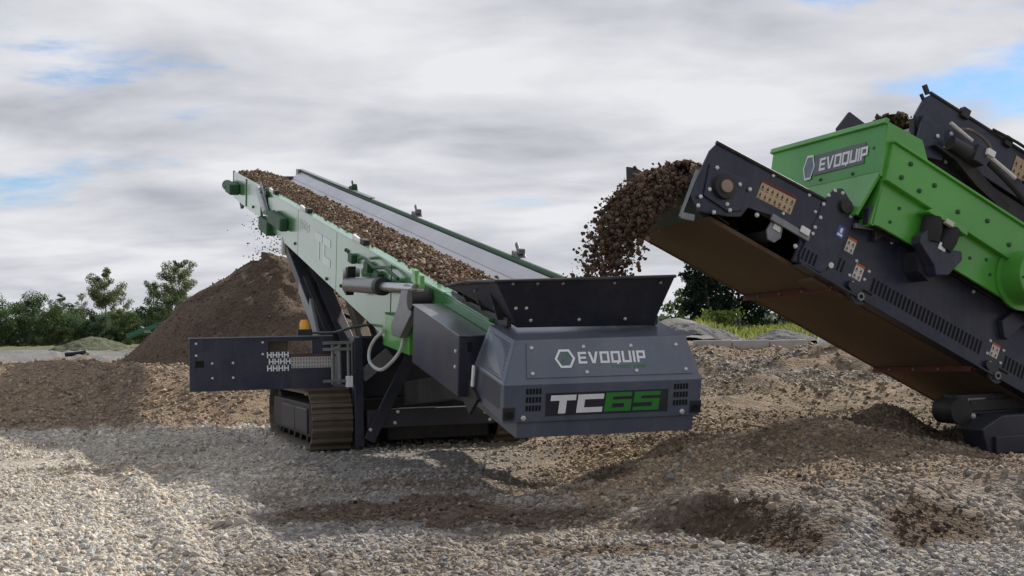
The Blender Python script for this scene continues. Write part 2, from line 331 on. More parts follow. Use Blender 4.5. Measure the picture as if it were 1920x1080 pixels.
def zones(x, y):
    x = np.asarray(x, float); y = np.asarray(y, float); e = lambda f, s: fbm(x, y, f, 4, s)
    c = np.repeat(PALE[None], len(x), 0).astype(float)
    def lay(col, w):
        nonlocal c; w = np.clip(w, 0, 1)[:, None]; c = c * (1 - w) + col * w
    lay(GREY, ss(-2.6, -1.2, x + .6 * e(.8, 101) + .12 * (y - 9)) * .85)  # grey gravel, its colour darkened to stand in for shade over the lower centre
    lay(BRN, ss(-.1, .35, e(.9, 102)) * .45)
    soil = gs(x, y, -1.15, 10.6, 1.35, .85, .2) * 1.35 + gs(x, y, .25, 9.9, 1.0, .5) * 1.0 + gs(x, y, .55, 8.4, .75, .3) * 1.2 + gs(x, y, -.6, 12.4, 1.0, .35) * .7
    warm = ss(-.8, .9, x + .9 * e(.5, 115)) * ss(8.6, 10.2, y + .5 * e(.8, 116))
    lay(BRN * 1.15, warm * .8); lay(TANS, warm * ss(-.12, .32, e(.75, 104)) * .75)
    lay(TANS * 1.05, ss(.3, .8, gs(x, y, 1.9, 13.6, 1.7, 2.3, -.2) + .3 * e(.9, 114)) * .7)
    lay(SOIL * 1.4, warm * ss(.02, .30, e(1.25, 117)) * .75)
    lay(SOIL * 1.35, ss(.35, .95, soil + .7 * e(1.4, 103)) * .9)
    f, f1, f2 = terrace(x, y); nz = .28 * e(2.2, 118)
    lob1 = ss(.02, .10, f + nz * .3) * ss(.62, .42, f + nz) * ss(.10, -.10, f1 - f2 + nz) * ss(9.4, 8.8, y)
    lob2 = ss(.02, .12, f + nz * .3) * ss(.58, .36, f + nz) * ss(.35, .7, np.exp(-((x - 2.75) / .48) ** 2) + nz) + .7 * ss(.02, .12, f) * ss(.45, .3, f + nz) * ss(.4, .7, np.exp(-((x - 4.1) / .7) ** 2) + nz)
    lay(SOIL, np.clip(lob1 + lob2, 0, 1)); lay(BRN * .9, ss(.4, .7, f) * ss(3.0, 1.2, f) * .55)
    back = ss(20.6, 22.0, y) * ss(-2.6, -3.8, x); lay(BRN * 1.25, back * .95)
    lay(OLIVE, back * ss(.0, .3, e(.5, 108)) * .35)
    rb = ss(18.6, 19.8, y) * ss(2.0, 3.4, x); lay(BRN, rb * .92); lay(GREY * 1.15, rb * ss(-.05, .25, e(.7, 119)) * .5); lay(TANS * .85, rb * ss(.12, .32, e(.6, 109)) * .45)
    far = ss(29, 33, y); lay(FARG, far)
    lay(DRY, far * ss(52, 64, y + 8 * e(.1, 110)) * .9); lay(DRY, far * ss(.1, .35, e(.18, 111)) * .5 * ss(34, 44, y))
    lay(GRASS, ss(.28, .5, gs(x, y, 11.4, 50, 6.0, 7) + .08 * e(.3, 112)) * ss(42, 44, y) * ss(6.6, 7.6, x + .0 * y)); lay(GRASS * .7, ss(80, 110, y))
    return c
# one sheet: a fan that is dense in front of the camera and coarse elsewhere, reaching past the horizon
ang = np.concatenate([np.linspace(-180, -32, 40, endpoint=False), np.linspace(-32, 32, 520), np.linspace(33, 176, 40)])
rad = np.concatenate([[.02, 2.0, 4.0], np.geomspace(5.5, 34, 430), np.geomspace(34.6, 120, 90), np.geomspace(130, 1500, 14)])
A, RR = np.meshgrid(np.radians(ang), rad); gx = RR * np.sin(A); gy = RR * np.cos(A); gz = height(gx, gy)
na, nr = len(ang), len(rad); idx = np.arange(nr * na).reshape(nr, na); nxt = np.roll(idx, -1, 1)
GF = np.stack([idx[:-1], nxt[:-1], nxt[1:], idx[1:]], -1).reshape(-1, 4)[:, ::-1]
gm, gt, gb = newmat('gravel_ground')
ga = gt.nodes.new('ShaderNodeAttribute'); ga.attribute_name = 'Col'
gc = gt.nodes.new('ShaderNodeTexCoord')
vo = N(gt, 'ShaderNodeTexVoronoi', Scale=26.0, Randomness=1.0); gt.links.new(gc.outputs['Object'], vo.inputs['Vector'])
vo2 = N(gt, 'ShaderNodeTexVoronoi', Scale=60.0); gt.links.new(gc.outputs['Object'], vo2.inputs['Vector'])
sc_ = gt.nodes.new('ShaderNodeSeparateColor'); gt.links.new(vo.outputs['Color'], sc_.inputs[0])
peb = ramp(gt, sc_.outputs[0], [(0, (.62,) * 3), (.6, (.95,) * 3), (1, (1.35,) * 3)])
big = ramp(gt, noise(gt, .9, 6, .6), [(.3, (.78, .77, .76)), (.7, (1.12, 1.1, 1.08))])
fin = ramp(gt, noise(gt, 35, 5, .7), [(.3, (.7,) * 3), (.7, (1.2,) * 3)])
g1 = mixc(gt, 1.0, mixc(gt, 1.0, mixc(gt, 1.0, ga.outputs[0], peb, 'MULTIPLY'), big, 'MULTIPLY'), fin, 'MULTIPLY')
gt.links.new(g1, gb.inputs['Base Color']); gb.inputs['Roughness'].default_value = .95; gb.inputs['Specular IOR Level'].default_value = .2
hh = mathn(gt, 'ADD', mathn(gt, 'MULTIPLY', vo.outputs['Distance'], -1.0), mathn(gt, 'MULTIPLY', vo2.outputs['Distance'], -.5))
bump(gt, gb, hh, .8, .03)
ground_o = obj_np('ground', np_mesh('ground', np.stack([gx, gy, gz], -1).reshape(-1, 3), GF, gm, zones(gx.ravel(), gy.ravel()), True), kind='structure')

# gravel lying on the ground, in view
def sample_fan(n, d0, d1, p=1.0, half=.44):
    d = (rng.random(n) * (d1 ** (2 * p) - d0 ** (2 * p)) + d0 ** (2 * p)) ** (1 / (2 * p)); a = rng.uniform(-half, half, n); return d * a, d
def gravel(n, d0, d1, s0, s1, p, name, label, keep=None, ico=True):
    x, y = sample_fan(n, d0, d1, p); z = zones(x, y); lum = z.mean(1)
    dens = np.clip((lum - .09) / .13, .06, 1) * np.clip(.60 + 1.25 * fbm(x, y, 1.3, 4, 201), .12, 1)
    dens = dens * (1 - .55 * ss(1.75, 2.1, z[:, 0] / z[:, 2]))
    if keep is not None: dens = dens * keep(x, y)
    k = rng.random(n) < dens; x, y, z = x[k], y[k], z[k]; m = len(x)
    size = s0 + (s1 - s0) * rng.random(m) ** 2.6
    g = rng.normal(1.03, .22, m).clip(.5, 1.6)[:, None]; tint = 1 + rng.normal(0, .05, (m, 1)) * np.array([1, .1, -1.1])
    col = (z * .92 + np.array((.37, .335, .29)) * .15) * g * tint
    P = np.stack([x, y, height(x, y) + size * .12], 1)
    return obj_np(name, stones(name, P, size, col.clip(.02, .8), STONE, .35, .55, ico), label, 'gravel', 'stuff')
gravel(60000, 6.6, 13.5, .011, .036, .75, 'near_gravel', 'loose grey and beige pebbles covering the yard nearest the camera')
gravel(30000, 12.5, 21.5, .018, .050, .8, 'yard_gravel', 'loose pebbles round the tracks under the long conveyor', ico=False)
gravel(46000, 19.0, 27.5, .022, .075, .9, 'bank_gravel', 'brown pebbles covering the low banks behind the machines', keep=lambda x, y: np.where((x < -3.2) | (x > 2.2), 1, .25), ico=False)
def soil_crumbs(n, d0, d1, p):
    x, y = sample_fan(n, d0, d1, p); z = zones(x, y); k = rng.random(n) < np.clip(ss(1.6, 1.95, z[:, 0] / z[:, 2]) * 1.0, .05, 1); x, y, z = x[k], y[k], z[k]; m = len(x); size = .006 + .024 * rng.random(m) ** 3.5
    obj_np('soil_crumbs', stones('soil_crumbs', np.stack([x, y, height(x, y) + size * .2], 1), size, (z * rng.normal(1.0, .3, (m, 1))).clip(.02, .6), CLOD, None, .8, False), 'loose brown crumbs of soil strewn over the yard and the spoil bank', 'soil', 'stuff')
soil_crumbs(60000, 7.2, 17, .65)
# the larger stones one can pick apart, pieces of the ground
STM = []
for i in range(5):
    STM.append(stones('stone', np.zeros((1, 3)), np.array([1.0]), np.array([[(.30, .27, .235), (.35, .32, .28), (.24, .23, .22), (.28, .22, .17), (.40, .37, .325)][i]]), STONE, .2, .6, True, .22))
sx, sy = sample_fan(900, 7.0, 14.0, .6); kz = zones(sx, sy).mean(1); ok = (rng.random(900) < np.where(kz < .15, .16, .42)); sx, sy = sx[ok][:260], sy[ok][:260]; sh = height(sx, sy)
for i in range(len(sx)):
    s = .028 + .030 * rng.random() ** 3; o = link(bpy.data.objects.new('stone', STM[i % 5]), ground_o); o.location = (sx[i], sy[i], sh[i] + s * .15); o.scale = (s, s, s); o.rotation_euler = (rng.normal(0, .2), rng.normal(0, .2), rng.random() * 6)

# ------------------------------------------------------------------ lettering helpers (polygons on a unit-high cell)
def rc(a, b, c, d): return [(a, b), (c, b), (c, d), (a, d)]
t_ = .2
GLY = {
 'E': (.76, [rc(0, 0, t_, 1), rc(t_, 0, .76, .19), rc(t_, .41, .70, .59), rc(t_, .81, .76, 1)]),
 'V': (.88, [[(0, 1), (.30, 0), (.44, 0), (.44, .26), (.22, 1)], [(.44, .26), (.44, 0), (.58, 0), (.88, 1), (.66, 1)]]),
 'O': (.84, [rc(0, 0, t_, 1), rc(.64, 0, .84, 1), rc(t_, 0, .64, .19), rc(t_, .81, .64, 1)]),
 'Q': (.84, [rc(0, 0, t_, 1), rc(.64, 0, .84, 1), rc(t_, 0, .64, .19), rc(t_, .81, .64, 1), rc(.48, -.12, .66, -.001)]),
 'U': (.84, [rc(0, 0, t_, 1), rc(.64, 0, .84, 1), rc(t_, 0, .64, .19)]),
 'I': (.2, [rc(0, 0, t_, 1)]),
 'P': (.78, [rc(0, 0, t_, 1), rc(t_, .81, .78, 1), rc(t_, .32, .78, .51), rc(.58, .51, .78, .81)]),
 'H': (.8, [rc(0, 0, t_, 1), rc(.6, 0, .8, 1), rc(t_, .4, .6, .6)]),
 'T': (1.45, [rc(0, .70, 1.45, 1), rc(.52, 0, .94, .70)]),
 'C': (1.5, [rc(0, 0, .42, 1), rc(.42, .72, 1.5, 1), rc(.42, 0, 1.5, .28)]),
 '6': (1.5, [rc(0, 0, .42, 1), rc(.42, .78, 1.46, 1), rc(.42, .42, 1.5, .62), rc(.42, 0, 1.08, .2), rc(1.08, 0, 1.5, .42)]),
 '5': (1.5, [rc(0, .42, .42, 1), rc(.42, .78, 1.5, 1), rc(.42, .42, 1.5, .62), rc(0, 0, 1.08, .2), rc(1.08, 0, 1.5, .42)]),
 'A': (.8, [rc(0, 0, t_, 1), rc(.6, 0, .8, 1), rc(t_, .35, .6, .52), rc(t_, .81, .6, 1)]),
 'R': (.8, [rc(0, 0, t_, 1), rc(t_, .81, .8, 1), rc(t_, .36, .8, .54), rc(.6, .54, .8, .81), rc(.52, 0, .74, .36)]),
 'X': (.8, [rc(.3, 0, .5, 1), rc(0, .7, .3, 1), rc(.5, .7, .8, 1), rc(0, 0, .3, .3), rc(.5, 0, .8, .3)]),
 'B': (.8, [rc(0, 0, t_, 1), rc(t_, .81, .8, 1), rc(t_, .41, .8, .59), rc(.6, .59, .8, .81), rc(t_, 0, .8, .19), rc(.6, .19, .8, .41)]),
 'N': (.8, [rc(0, 0, t_, 1), rc(.6, 0, .8, 1), rc(t_, .75, .6, 1)]),
 'D': (.8, [rc(0, 0, t_, 1), rc(t_, .81, .8, 1), rc(t_, 0, .8, .19), rc(.6, .19, .8, .81)]), ' ': (.4, [])}
def word(mb, s, O, ex, ey, h, gap=.16, shear=0.0, off=None):
    """flat lettering: O origin, ex/ey unit vectors in the frame's local axes, h cap height"""
    x = 0.0
    for ch in s:
        w, polys = GLY[ch]
        for p in polys:
            k = len(mb.V)
            for a, b in p:
                q = Vector(O) + Vector(ex) * ((x + a + shear * b) * h) + Vector(ey) * (b * h); mb.V.append(mb.fr(*q))
            mb.F.append(tuple(range(k, k + len(p))))
        x += w + gap
    return x * h
def hexring(mb, O, ex, ey, r0, r1, asp=1.0):
    k = len(mb.V); n = 6
    for r in (r0, r1):
        for i in range(n):
            a = i * math.pi / 3; q = Vector(O) + Vector(ex) * (math.cos(a) * r * asp) + Vector(ey) * (math.sin(a) * r); mb.V.append(mb.fr(*q))
    mb.F += [(k + i, k + (i + 1) % n, k + n + (i + 1) % n, k + n + i) for i in range(n)]
def quad_on(mb, O, ex, ey, x0, y0, x1, y1):
    k = len(mb.V)
    for a, b in ((x0, y0), (x1, y0), (x1, y1), (x0, y1)): mb.V.append(mb.fr(*(Vector(O) + Vector(ex) * a + Vector(ey) * b)))
    mb.F.append((k, k + 1, k + 2, k + 3))
def sticker(th, parent, fr, O, ex, ey, w, h, base, head, n, glyph=True, rows=1):
    """warning sticker: plate, coloured heading strip, pictogram blocks; n = local outward normal"""
    O = Vector(O); n = Vector(n); m = MB(fr); quad_on(m, O + n * .003, ex, ey, 0, 0, w, h)
    s = th.part('sticker', m, base, parent)
    m = MB(fr); quad_on(m, O + n * .005, ex, ey, 0, h * .84, w, h * .995); th.part('sticker_heading', m, head, s)
    if glyph:
        m = MB(fr); random.seed(int(w * 1000 + h * 77))
        nx = max(1, int(round(w / (h / rows) * 1.6))); cw = w / nx; chh = h * .84 / (rows * 1.0)
        for i in range(nx):
            for j in range(rows):
                x0 = i * cw + cw * .2; y0 = j * chh + chh * .2
                k = len(m.V)
                for a, b in ((x0, y0 + chh * .12), (x0 + cw * .5, y0 + chh * .12), (x0 + cw * .25, y0 + chh * .6)): m.V.append(fr(*(O + n * .005 + Vector(ex) * a + Vector(ey) * b)))
                m.F.append((k, k + 1, k + 2)); quad_on(m, O + n * .005, ex, ey, x0, y0 - chh * .1, x0 + cw * random.uniform(.4, .62), y0 - chh * .02)
        th.part('pictogram', m, INK, s)['kind'] = 'stuff'
    return s

# ------------------------------------------------------------------ stockpile
def heap_mesh(name, cx, cy, top, slope, rmax, col, seed, skew=0.0):
    a = np.linspace(0, 2 * np.pi, 160, endpoint=False); r = np.concatenate([[0.0], np.linspace(.08, rmax, 70)])
    Aa, Rr = np.meshgrid(a, r); x = cx + Rr * np.cos(Aa); y = cy + Rr * np.sin(Aa)
    k = 1 + .10 * vnoise(np.cos(Aa) * 2 + 5, np.sin(Aa) * 2 + 5, seed) - skew * ss(-.2, .9, np.cos(Aa))
    z = top - slope * k * np.sqrt(Rr ** 2 + .6 ** 2) + slope * .6 + .26 * fbm(x, y, .9, 5, seed + 3) * np.clip(Rr / 1.2, .15, 1) + .07 * fbm(x, y, 4, 4, seed + 9)
    g = height(x, y) - .15; z = np.maximum(z, g)
    n, mm = len(r), len(a); idx = np.arange(n * mm).reshape(n, mm); nx = np.roll(idx, -1, 1)
    F = np.stack([idx[:-1], nx[:-1], nx[1:], idx[1:]], -1).reshape(-1, 4)
    c = np.array(col) * (1 + .30 * fbm(x, y, 1.1, 4, seed + 17) + .22 * fbm(x, y, 6, 2, seed + 23))[..., None].repeat(3, -1)
    return np.stack([x, y, z], -1), F, c.reshape(-1, 3)
V, F, c = heap_mesh('soil', PILE[0], PILE[1], PILE[2] + .04, .84, 5.6, (.140, .098, .069), 301, .34)
pile = Thing('soil_stockpile', 'tall brown soil stockpile rising beneath the head of the long conveyor', 'stockpile', (PILE[0], PILE[1], .8))
o = obj_np('soil_body', np_mesh('soil_body', V.reshape(-1, 3) - np.array(pile.loc), F, HEAPM, c, True), parent=pile.o)
n = 5200; aa = rng.uniform(0, 2 * np.pi, n); q = 4.6 * np.sqrt(rng.random(n)); ri = np.clip((q / 5.6 * 70).astype(int), 0, 69); ai = (aa / (2 * np.pi) * 160).astype(int) % 160
Pp = V[ri, ai] + rng.normal(0, .03, (n, 3)) * np.array((1, 1, .3)) - np.array(pile.loc)
o = obj_np('clods', stones('clods', Pp, .012 + .03 * rng.random(n) ** 3, (np.array([(.15, .10, .068)]) * rng.normal(1, .3, (n, 1)).clip(.4, 2)), CLOD, None, .8, False), kind='stuff', parent=pile.o)

# ------------------------------------------------------------------ machine 1: the long tracked conveyor
T = Frame(R(19.02), R(11.293), (.838, 11.303, 1.355))
TH = Frame(R(19.02), 0, (.838, 11.303, 0))
tc_ = Thing('tracked_conveyor', 'long green tracked stacking conveyor with slate grey hopper, TC65 on its tail hood', 'conveyor', TH(7.4, 0, 0))
P_ = tc_.part
# --- tail hood
hood = MB(T)
fl, fr_ = (0, -.955, -.39), (0, .955, -.39); bl, br_ = (0, -.95, -.73), (0, .95, -.73)
tl, tr_ = (.2, -.80, -.035), (.2, .86, -.02); rl, rr_ = (.78, -.85, .0), (.78, .88, .0); rm, rn = (.88, -.95, -.39), (.88, .95, -.39); kl, kr = (.9, -.95, -.70), (.9, .95, -.70)
hood.add([fl, fr_, bl, br_, tl, tr_, rl, rr_, kl, kr, rm, rn], [(2, 3, 1, 0), (0, 1, 5, 4), (4, 5, 7, 6), (2, 0, 10, 8), (0, 4, 6, 10), (1, 3, 9, 11), (1, 11, 7, 5), (8, 9, 3, 2), (6, 7, 11, 9, 8, 10)])
hood_o = P_('tail_hood', hood, SLATE, bevel=.012)
P_('hood_skirt', MB(T).prof_u([(-.81, -.735), (.90, -.735), (.90, -.87), (-.81, -.87)], .025, .07), SLATE, hood_o, .004)
P_('skirt_return', MB(T).add([(.03, -.81, -.735), (.03, -.81, -.87), (1.6, -.80, -.87), (1.6, -.80, -.60), (.9, -.80, -.735)], [(0, 1, 2, 3, 4)]), SLATE, hood_o)
sl_e = Vector((.2, 0, .36)).normalized(); sl_n = Vector((-sl_e.z, 0, sl_e.x))
def onpanel(v, s, off=.0): p = Vector((0, v, -.39)) + sl_e * s + sl_n * off; return (p.x, p.y, p.z)
# access cover standing proud of the sloped face
cov = [onpanel(-.74, .055, .0), onpanel(.86, .055, .0), onpanel(.79, .375, .0), onpanel(-.70, .375, .0)]
cover_o = P_('access_cover', MB(T).plate(cov, tuple(sl_n * .010)), SLATE, hood_o, .003)
for s, vs_ in ((.33, (-.66, -.17, .29, .74)), (.095, (-.68, -.17, .31, .80))):
    for v in vs_: bolt(tc_, T(*onpanel(v, s, .010)), T.d(*sl_n), .019, cover_o)
m = MB(T); word(m, 'EVOQUIP', onpanel(-.235, .175, .0135), (0, 1, 0), tuple(sl_e), .108, .15)
P_('lettering', m, WHITE, cover_o, label='white EVOQUIP lettering on the sloped hood cover')
m = MB(T); hexring(m, onpanel(-.36, .225, .0135), (0, 1, 0), tuple(sl_e), .098, .074, 1.0); P_('emblem', m, WHITE, cover_o)
m = MB(T); O = Vector(onpanel(-.36, .225, .0135)); e = sl_e
for pl in ([(-.030, -.060), (-.018, -.060), (-.012, -.012), (-.024, -.008)], [(-.024, -.008), (-.012, -.012), (.024, .010), (.018, .022)], [(.018, .022), (.024, .010), (.032, .060), (.020, .060)]):
    k = len(m.V); m.V += [T(*(O + Vector((0, a, 0)) + e * b)) for a, b in pl]; m.F.append(tuple(range(k, k + len(pl))))
P_('emblem_stroke', m, LIME, cover_o)
m = MB(T); word(m, 'A TEREX BRAND', onpanel(.08, .128, .0135), (0, 1, 0), tuple(sl_e), .024, .30); P_('small_lettering', m, LIME, cover_o)['kind'] = 'stuff'
# TC65 plate
P_('name_plate', MB(T).prof_u([(-.56, -.47), (.62, -.47), (.62, -.675), (-.56, -.675)], -.004, .004), NAVYD, hood_o)
m = MB(T); w1 = word(m, 'TC', (-.008, -.53, -.655), (0, 1, 0), (0, 0, 1), .165, .11, .10); P_('model_lettering', m, WHITE, hood_o, label='white letters TC on the tail hood')
m = MB(T); word(m, '65', (-.008, -.53 + w1, -.655), (0, 1, 0), (0, 0, 1), .172, .10, .10); P_('model_lettering', m, LIME, hood_o, label='green figures 65 on the tail hood')
for v0 in (-.745, .675):
    for j in range(3):
        for i in range(5):
            a = v0 + i * .030; P_('vent_slot', MB(T).box((-.004, a, -.475 - j * .075), (.01, a + .020, -.425 - j * .075)), HOLE, hood_o)
for v, s in ((-.90, 1), (.90, -1)):
    b_ = P_('tow_bracket', MB(T).box((-.012, v - .055, -.70), (.01, v + .055, -.585)), NAVYD, hood_o, .004)
    P_('tow_hook', MB(T).tube([(-.012, v, -.645), (-.05, v, -.645)], .03, 12), HOLE, b_)
    bolt(tc_, T(-.002, v + s * .135, -.685), T.d(-1, 0, 0), .026, hood_o)
# perforated side panel
m = MB(T)
def onside(a, b): 
    x = (Vector(fl).lerp(Vector(rm), a)).lerp(Vector(tl).lerp(Vector(rl), a), b); return (x.x, x.y - .006, x.z + .003)
for i in range(22):
    for j in range(16):
        a = .10 + .80 * (i + .5 * (j % 2)) / 22; b = .08 + .84 * j / 16; m.add([onside(a - .010, b), onside(a, b - .020), onside(a + .010, b), onside(a, b + .020)], [(0, 1, 2, 3)])
for i in range(22):
    for j in range(10):
        a = .10 + .80 * (i + .5 * (j % 2)) / 22; w_ = -.415 - j * .022; m.add([(.88 * a - .009, -.957, w_), (.88 * a, -.957, w_ - .008), (.88 * a + .009, -.957, w_), (.88 * a, -.957, w_ + .008)], [(0, 1, 2, 3)])
pf = P_('perforation', m, HOLE, hood_o); pf['kind'] = 'stuff'
P_('door_latch', MB(T).beam((.80, -.985, -.58), (.78, -.985, -.38), .02, .045), WHITE, hood_o, .004)
P_('hinge_bracket', MB(T).prof_v([(.62, -.66), (.95, -.55), (1.15, -.74), (.85, -.86)], -.99, -.955), BLACK, hood_o, .006)
# --- side box on the left flank
sb = P_('side_box', MB(T).prof_v([(.95, -.145), (2.62, -.14), (2.62, -.74), (1.7, -.72), (.93, -.71)], -1.085, -.785), NAVY, bevel=.012)
P_('box_lid', MB(T).prof_v([(.93, -.138), (2.64, -.132), (2.64, -.116), (.93, -.122)], -1.095, -.785), GREYM, sb, .004)
P_('latch_hole', MB(T).box((.925, -1.00, -.28), (.951, -.965, -.19)), HOLE, sb)
for w_ in (-.29, -.44): bolt(tc_, T(1.02, -1.085, w_), T.d(0, -1, 0), .02, sb)
for w_ in (-.20, -.28, -.38): bolt(tc_, T(2.64, -1.04, w_), T.d(1, -.5, 0), .026, sb)
# --- hopper
hb = P_('hopper_base', MB(T).prof_v([(.62, .006), (.62, .09), (1.28, .055), (2.42, .06), (2.42, -.12), (1.28, -.12)], -.738, -.69), NAVYD, bevel=.006)
P_('hopper_base', MB(T).prof_v([(.62, .006), (.62, .09), (2.42, .06), (2.42, -.12), (1.28, -.12)], .70, .775), NAVYD, bevel=.006)
F0l, F0r, F1l, F1r = (.55, -.66, .012), (.55, .69, .012), (.30, -.965, .475), (.32, .775, .51)
hp = P_('hopper_front_plate', MB(T).plate([F0l, F0r, F1r, F1l], (.022, 0, .012)), NAVYD)
L1 = (1.95, -.94, .18); L0 = (2.35, -.66, .03)
lp = P_('hopper_side_plate', MB(T).plate([F0l, F1l, L1, L0], (0, .02, .012)), NAVYD)
rp = P_('hopper_side_plate', MB(T).plate([F0r, F1r, (1.95, .79, .24), (2.35, .69, .03)], (0, -.02, .012)), NAVYD)
lip = [L1, (1.2, -.955, .335), F1l, (.305, -.4, .487), (.31, .2, .497), F1r, (1.1, .785, .37), (1.95, .79, .24)]
P_('rim_lip', MB(T).tube(lip, .016, 8), BLACK, hp, smooth=True)
for a, b in ((-.80, .92), (-.57, .92), (-.33, .92), (.17, .92), (.63, .92), (-.55, .16), (-.08, .16), (.38, .16), (-.62, .42), (-.72, .42)):
    p = Vector((.55, a, .012)).lerp(Vector((.30, a, .49)), b); bolt(tc_, T(p.x - .006, a, p.z), T.d(-.8, 0, -.45), .017, hp, BOLTN if b > .5 else None)
for a, b in ((.25, .3), (.5, .45), (.45, .75), (.7, .6)):
    p = Vector(F0l).lerp(Vector(L0), a).lerp(Vector(F1l).lerp(Vector(L1), a), b); bolt(tc_, T(p.x, p.y - .008, p.z), T.d(0, -.8, -.5), .017, lp, BOLTN)
P_('lifting_eye', MB(T).tube([(.9, .74, .02), (.9, .80, .10), (.9, .79, .17), (.9, .72, .20), (.9, .68, .16)], .018, 8), BLACK, rp, smooth=True)
# ribs under the left flare
for u in (.75, 1.25, 1.75): P_('flare_rib', MB(T).plate([(u, -.672, .04), (u, -.90 + (u - .75) * .02, .40 - (u - .75) * .13), (u, -.78, .05)], (.02, 0, 0)), BLACK, lp)
# --- boom walls
def wall_low(u): return -.70 - (15.2 - u) * .026
def wallpanel(u0, u1, v0, v1, top=0.0):
    return MB(T).prof_v([(u0, top), (u1, top), (u1, wall_low(u1)), (u0, wall_low(u0))], v0, v1)
pans = []
for u0, u1 in ((4.9, 8.28), (8.31, 11.67), (11.70, 15.25)): pans.append(P_('wall_panel', wallpanel(u0, u1, -.78, -.74), BOOMG, bevel=.004))
pans.append(P_('wall_panel', MB(T).prof_v([(.70, -.015), (4.87, -.005), (4.87, -.97), (3.85, -.80), (2.4, -.46), (.70, -.38)], -.775, -.745), BOOMG, bevel=.004))
P_('wall_panel', MB(T).prof_v([(1.6, 0), (15.25, 0), (15.25, -.70), (4.9, -.97), (1.6, -.4)], .74, .78), BOOMG, bevel=.004)
top_o = P_('top_flange', MB(T).prof_u([(-.80, .0), (-.66, .0), (-.66, .028), (-.80, .028)], 2.5, 15.2), BOOMG, bevel=.004)
P_('top_flange', MB(T).beam((1.0, -.76, .006), (2.5, -.76, .014), .05, .02), BOOMG, top_o)
rail = P_('side_rail', MB(T).tube([(1.6, .80, .045), (20.6, .80, .045)], .048, 12), GREEND, smooth=True)
P_('belt_skirt', MB(T).prof_u([(.58, -.10), (.735, .035), (.742, .025), (.587, -.11)], 1.8, 20.7), BELT, rail)
P_('rail_cap', MB(T).prof_u([(.755, .096), (.86, .096), (.86, .112), (.755, .112)], 13.0, 20.9), GREYM, rail, .004)
P_('rail_end', MB(T).box((20.6, .70, -.05), (20.9, .80, .112)), GREYM, rail, .004)
# gusset block and lever beside the hydraulic cylinder
P_('pivot_block', MB(T).prof_v([(3.55, -.46), (4.75, -.60), (4.75, -.985), (3.55, -.86)], -.88, -.785), GREEN, bevel=.01)
P_('wall_stiffener', MB(T).box((4.80, -.86, -1.0), (4.90, -.785, -.60)), BOOMG, bevel=.006)
lv = MB(T).prof_v([(3.42, -.02), (3.15, .0), (3.02, -.10), (3.10, -.32), (3.55, -.66), (3.92, -.70), (4.0, -.60), (3.70, -.32), (3.55, -.10)], -.99, -.90)
lev = P_('lever_plate', lv, GREYM, bevel=.01)
P_('pin_boss', MB(T).tube([(3.05, -1.02, -.14), (3.05, -.80, -.14)], .12, 18), BLACK, lev, smooth=True)
P_('stop_lug', MB(T).prof_v([(3.15, .0), (3.35, .02), (3.33, .16), (3.22, .15)], -.93, -.88), GREEN, lev, .004)
P_('stop_lug', MB(T).prof_v([(2.95, .0), (3.08, .02), (3.06, .14), (2.98, .13)], -.93, -.88), GREEN, lev, .004)
cyl = P_('hydraulic_cylinder', MB(T).tube([(6.60, -.94, -.52), (4.80, -.94, -.265)], .098, 20), GREYM, smooth=True)
P_('gland', MB(T).tube([(4.80, -.94, -.265), (4.62, -.94, -.24)], .110, 20), BLACK, cyl, smooth=True)
P_('piston_rod', MB(T).tube([(4.62, -.94, -.24), (3.1, -.94, -.03)], .055, 16), STEEL, cyl, smooth=True)
P_('clevis', MB(T).prof_v([(6.45, -.25), (6.75, -.32), (6.80, -.62), (6.55, -.66)], -.99, -.88), BLACK, cyl, .01)
P_('clevis_pin', MB(T).tube([(6.62, -1.03, -.36), (6.62, -.80, -.36)], .06, 14), ZINC, cyl, smooth=True)
for u, w_ in ((6.0, -.20), (5.4, -.24), (7.0, -.22)): P_('valve', MB(T).box((u - .12, -.86, w_ - .06), (u + .12, -.785, w_ + .06)), GREEND, cyl, .01)
P_('hydraulic_hose', MB(T).tube([(6.4, -.86, -.14), (5.9, -.90, -.06), (5.4, -.88, -.12), (4.9, -.86, -.05), (4.3, -.84, -.10)], .022, 8), GREEND, cyl, smooth=True)
hs = [(4.72, -.90, -.80), (4.90, -.96, -.94), (5.0, -1.0, -1.10), (4.85, -1.02, -1.22), (4.40, -1.0, -1.21), (3.98, -.98, -1.04), (3.75, -.93, -.85), (3.72, -.90, -.68)]
def smoothpath(p, n=4):
    P3 = [Vector(x) for x in p]; out = []
    for i in range(len(P3) - 1):
        a, b, c_, d = P3[max(i - 1, 0)], P3[i], P3[i + 1], P3[min(i + 2, len(P3) - 1)]
        for j in range(n):
            t = j / n; out.append(tuple(.5 * ((2 * b) + (-a + c_) * t + (2 * a - 5 * b + 4 * c_ - d) * t * t + (-a + 3 * b - 3 * c_ + d) * t ** 3)))
    return out + [tuple(P3[-1])]
P_('return_hose', MB(T).tube(smoothpath(hs), .021, 10), HOSEM, smooth=True)
# lettering on the far wall panel
m = MB(T); word(m, 'TC', (10.05, -.7835, -.60), (-1, 0, 0), (0, 0, 1), .42, .14, .0); P_('wall_lettering', m, FADEDG, pans[1], label='faded white TC lettering on the boom wall')
m = MB(T); word(m, 'EVOQUIP', (11.55, -.7835, -.30), (-1, 0, 0), (0, 0, 1), .16, .16); P_('wall_lettering', m, FADEDG, pans[1])
for u, w_ in ((7.6, -.18), (7.45, -.18), (7.9, -.74), (11.95, -.62), (9.0, -.80), (14.4, -.30)): bolt(tc_, T(u, -.78, w_), T.d(0, -1, 0), .03, pans[0], BOLTG)
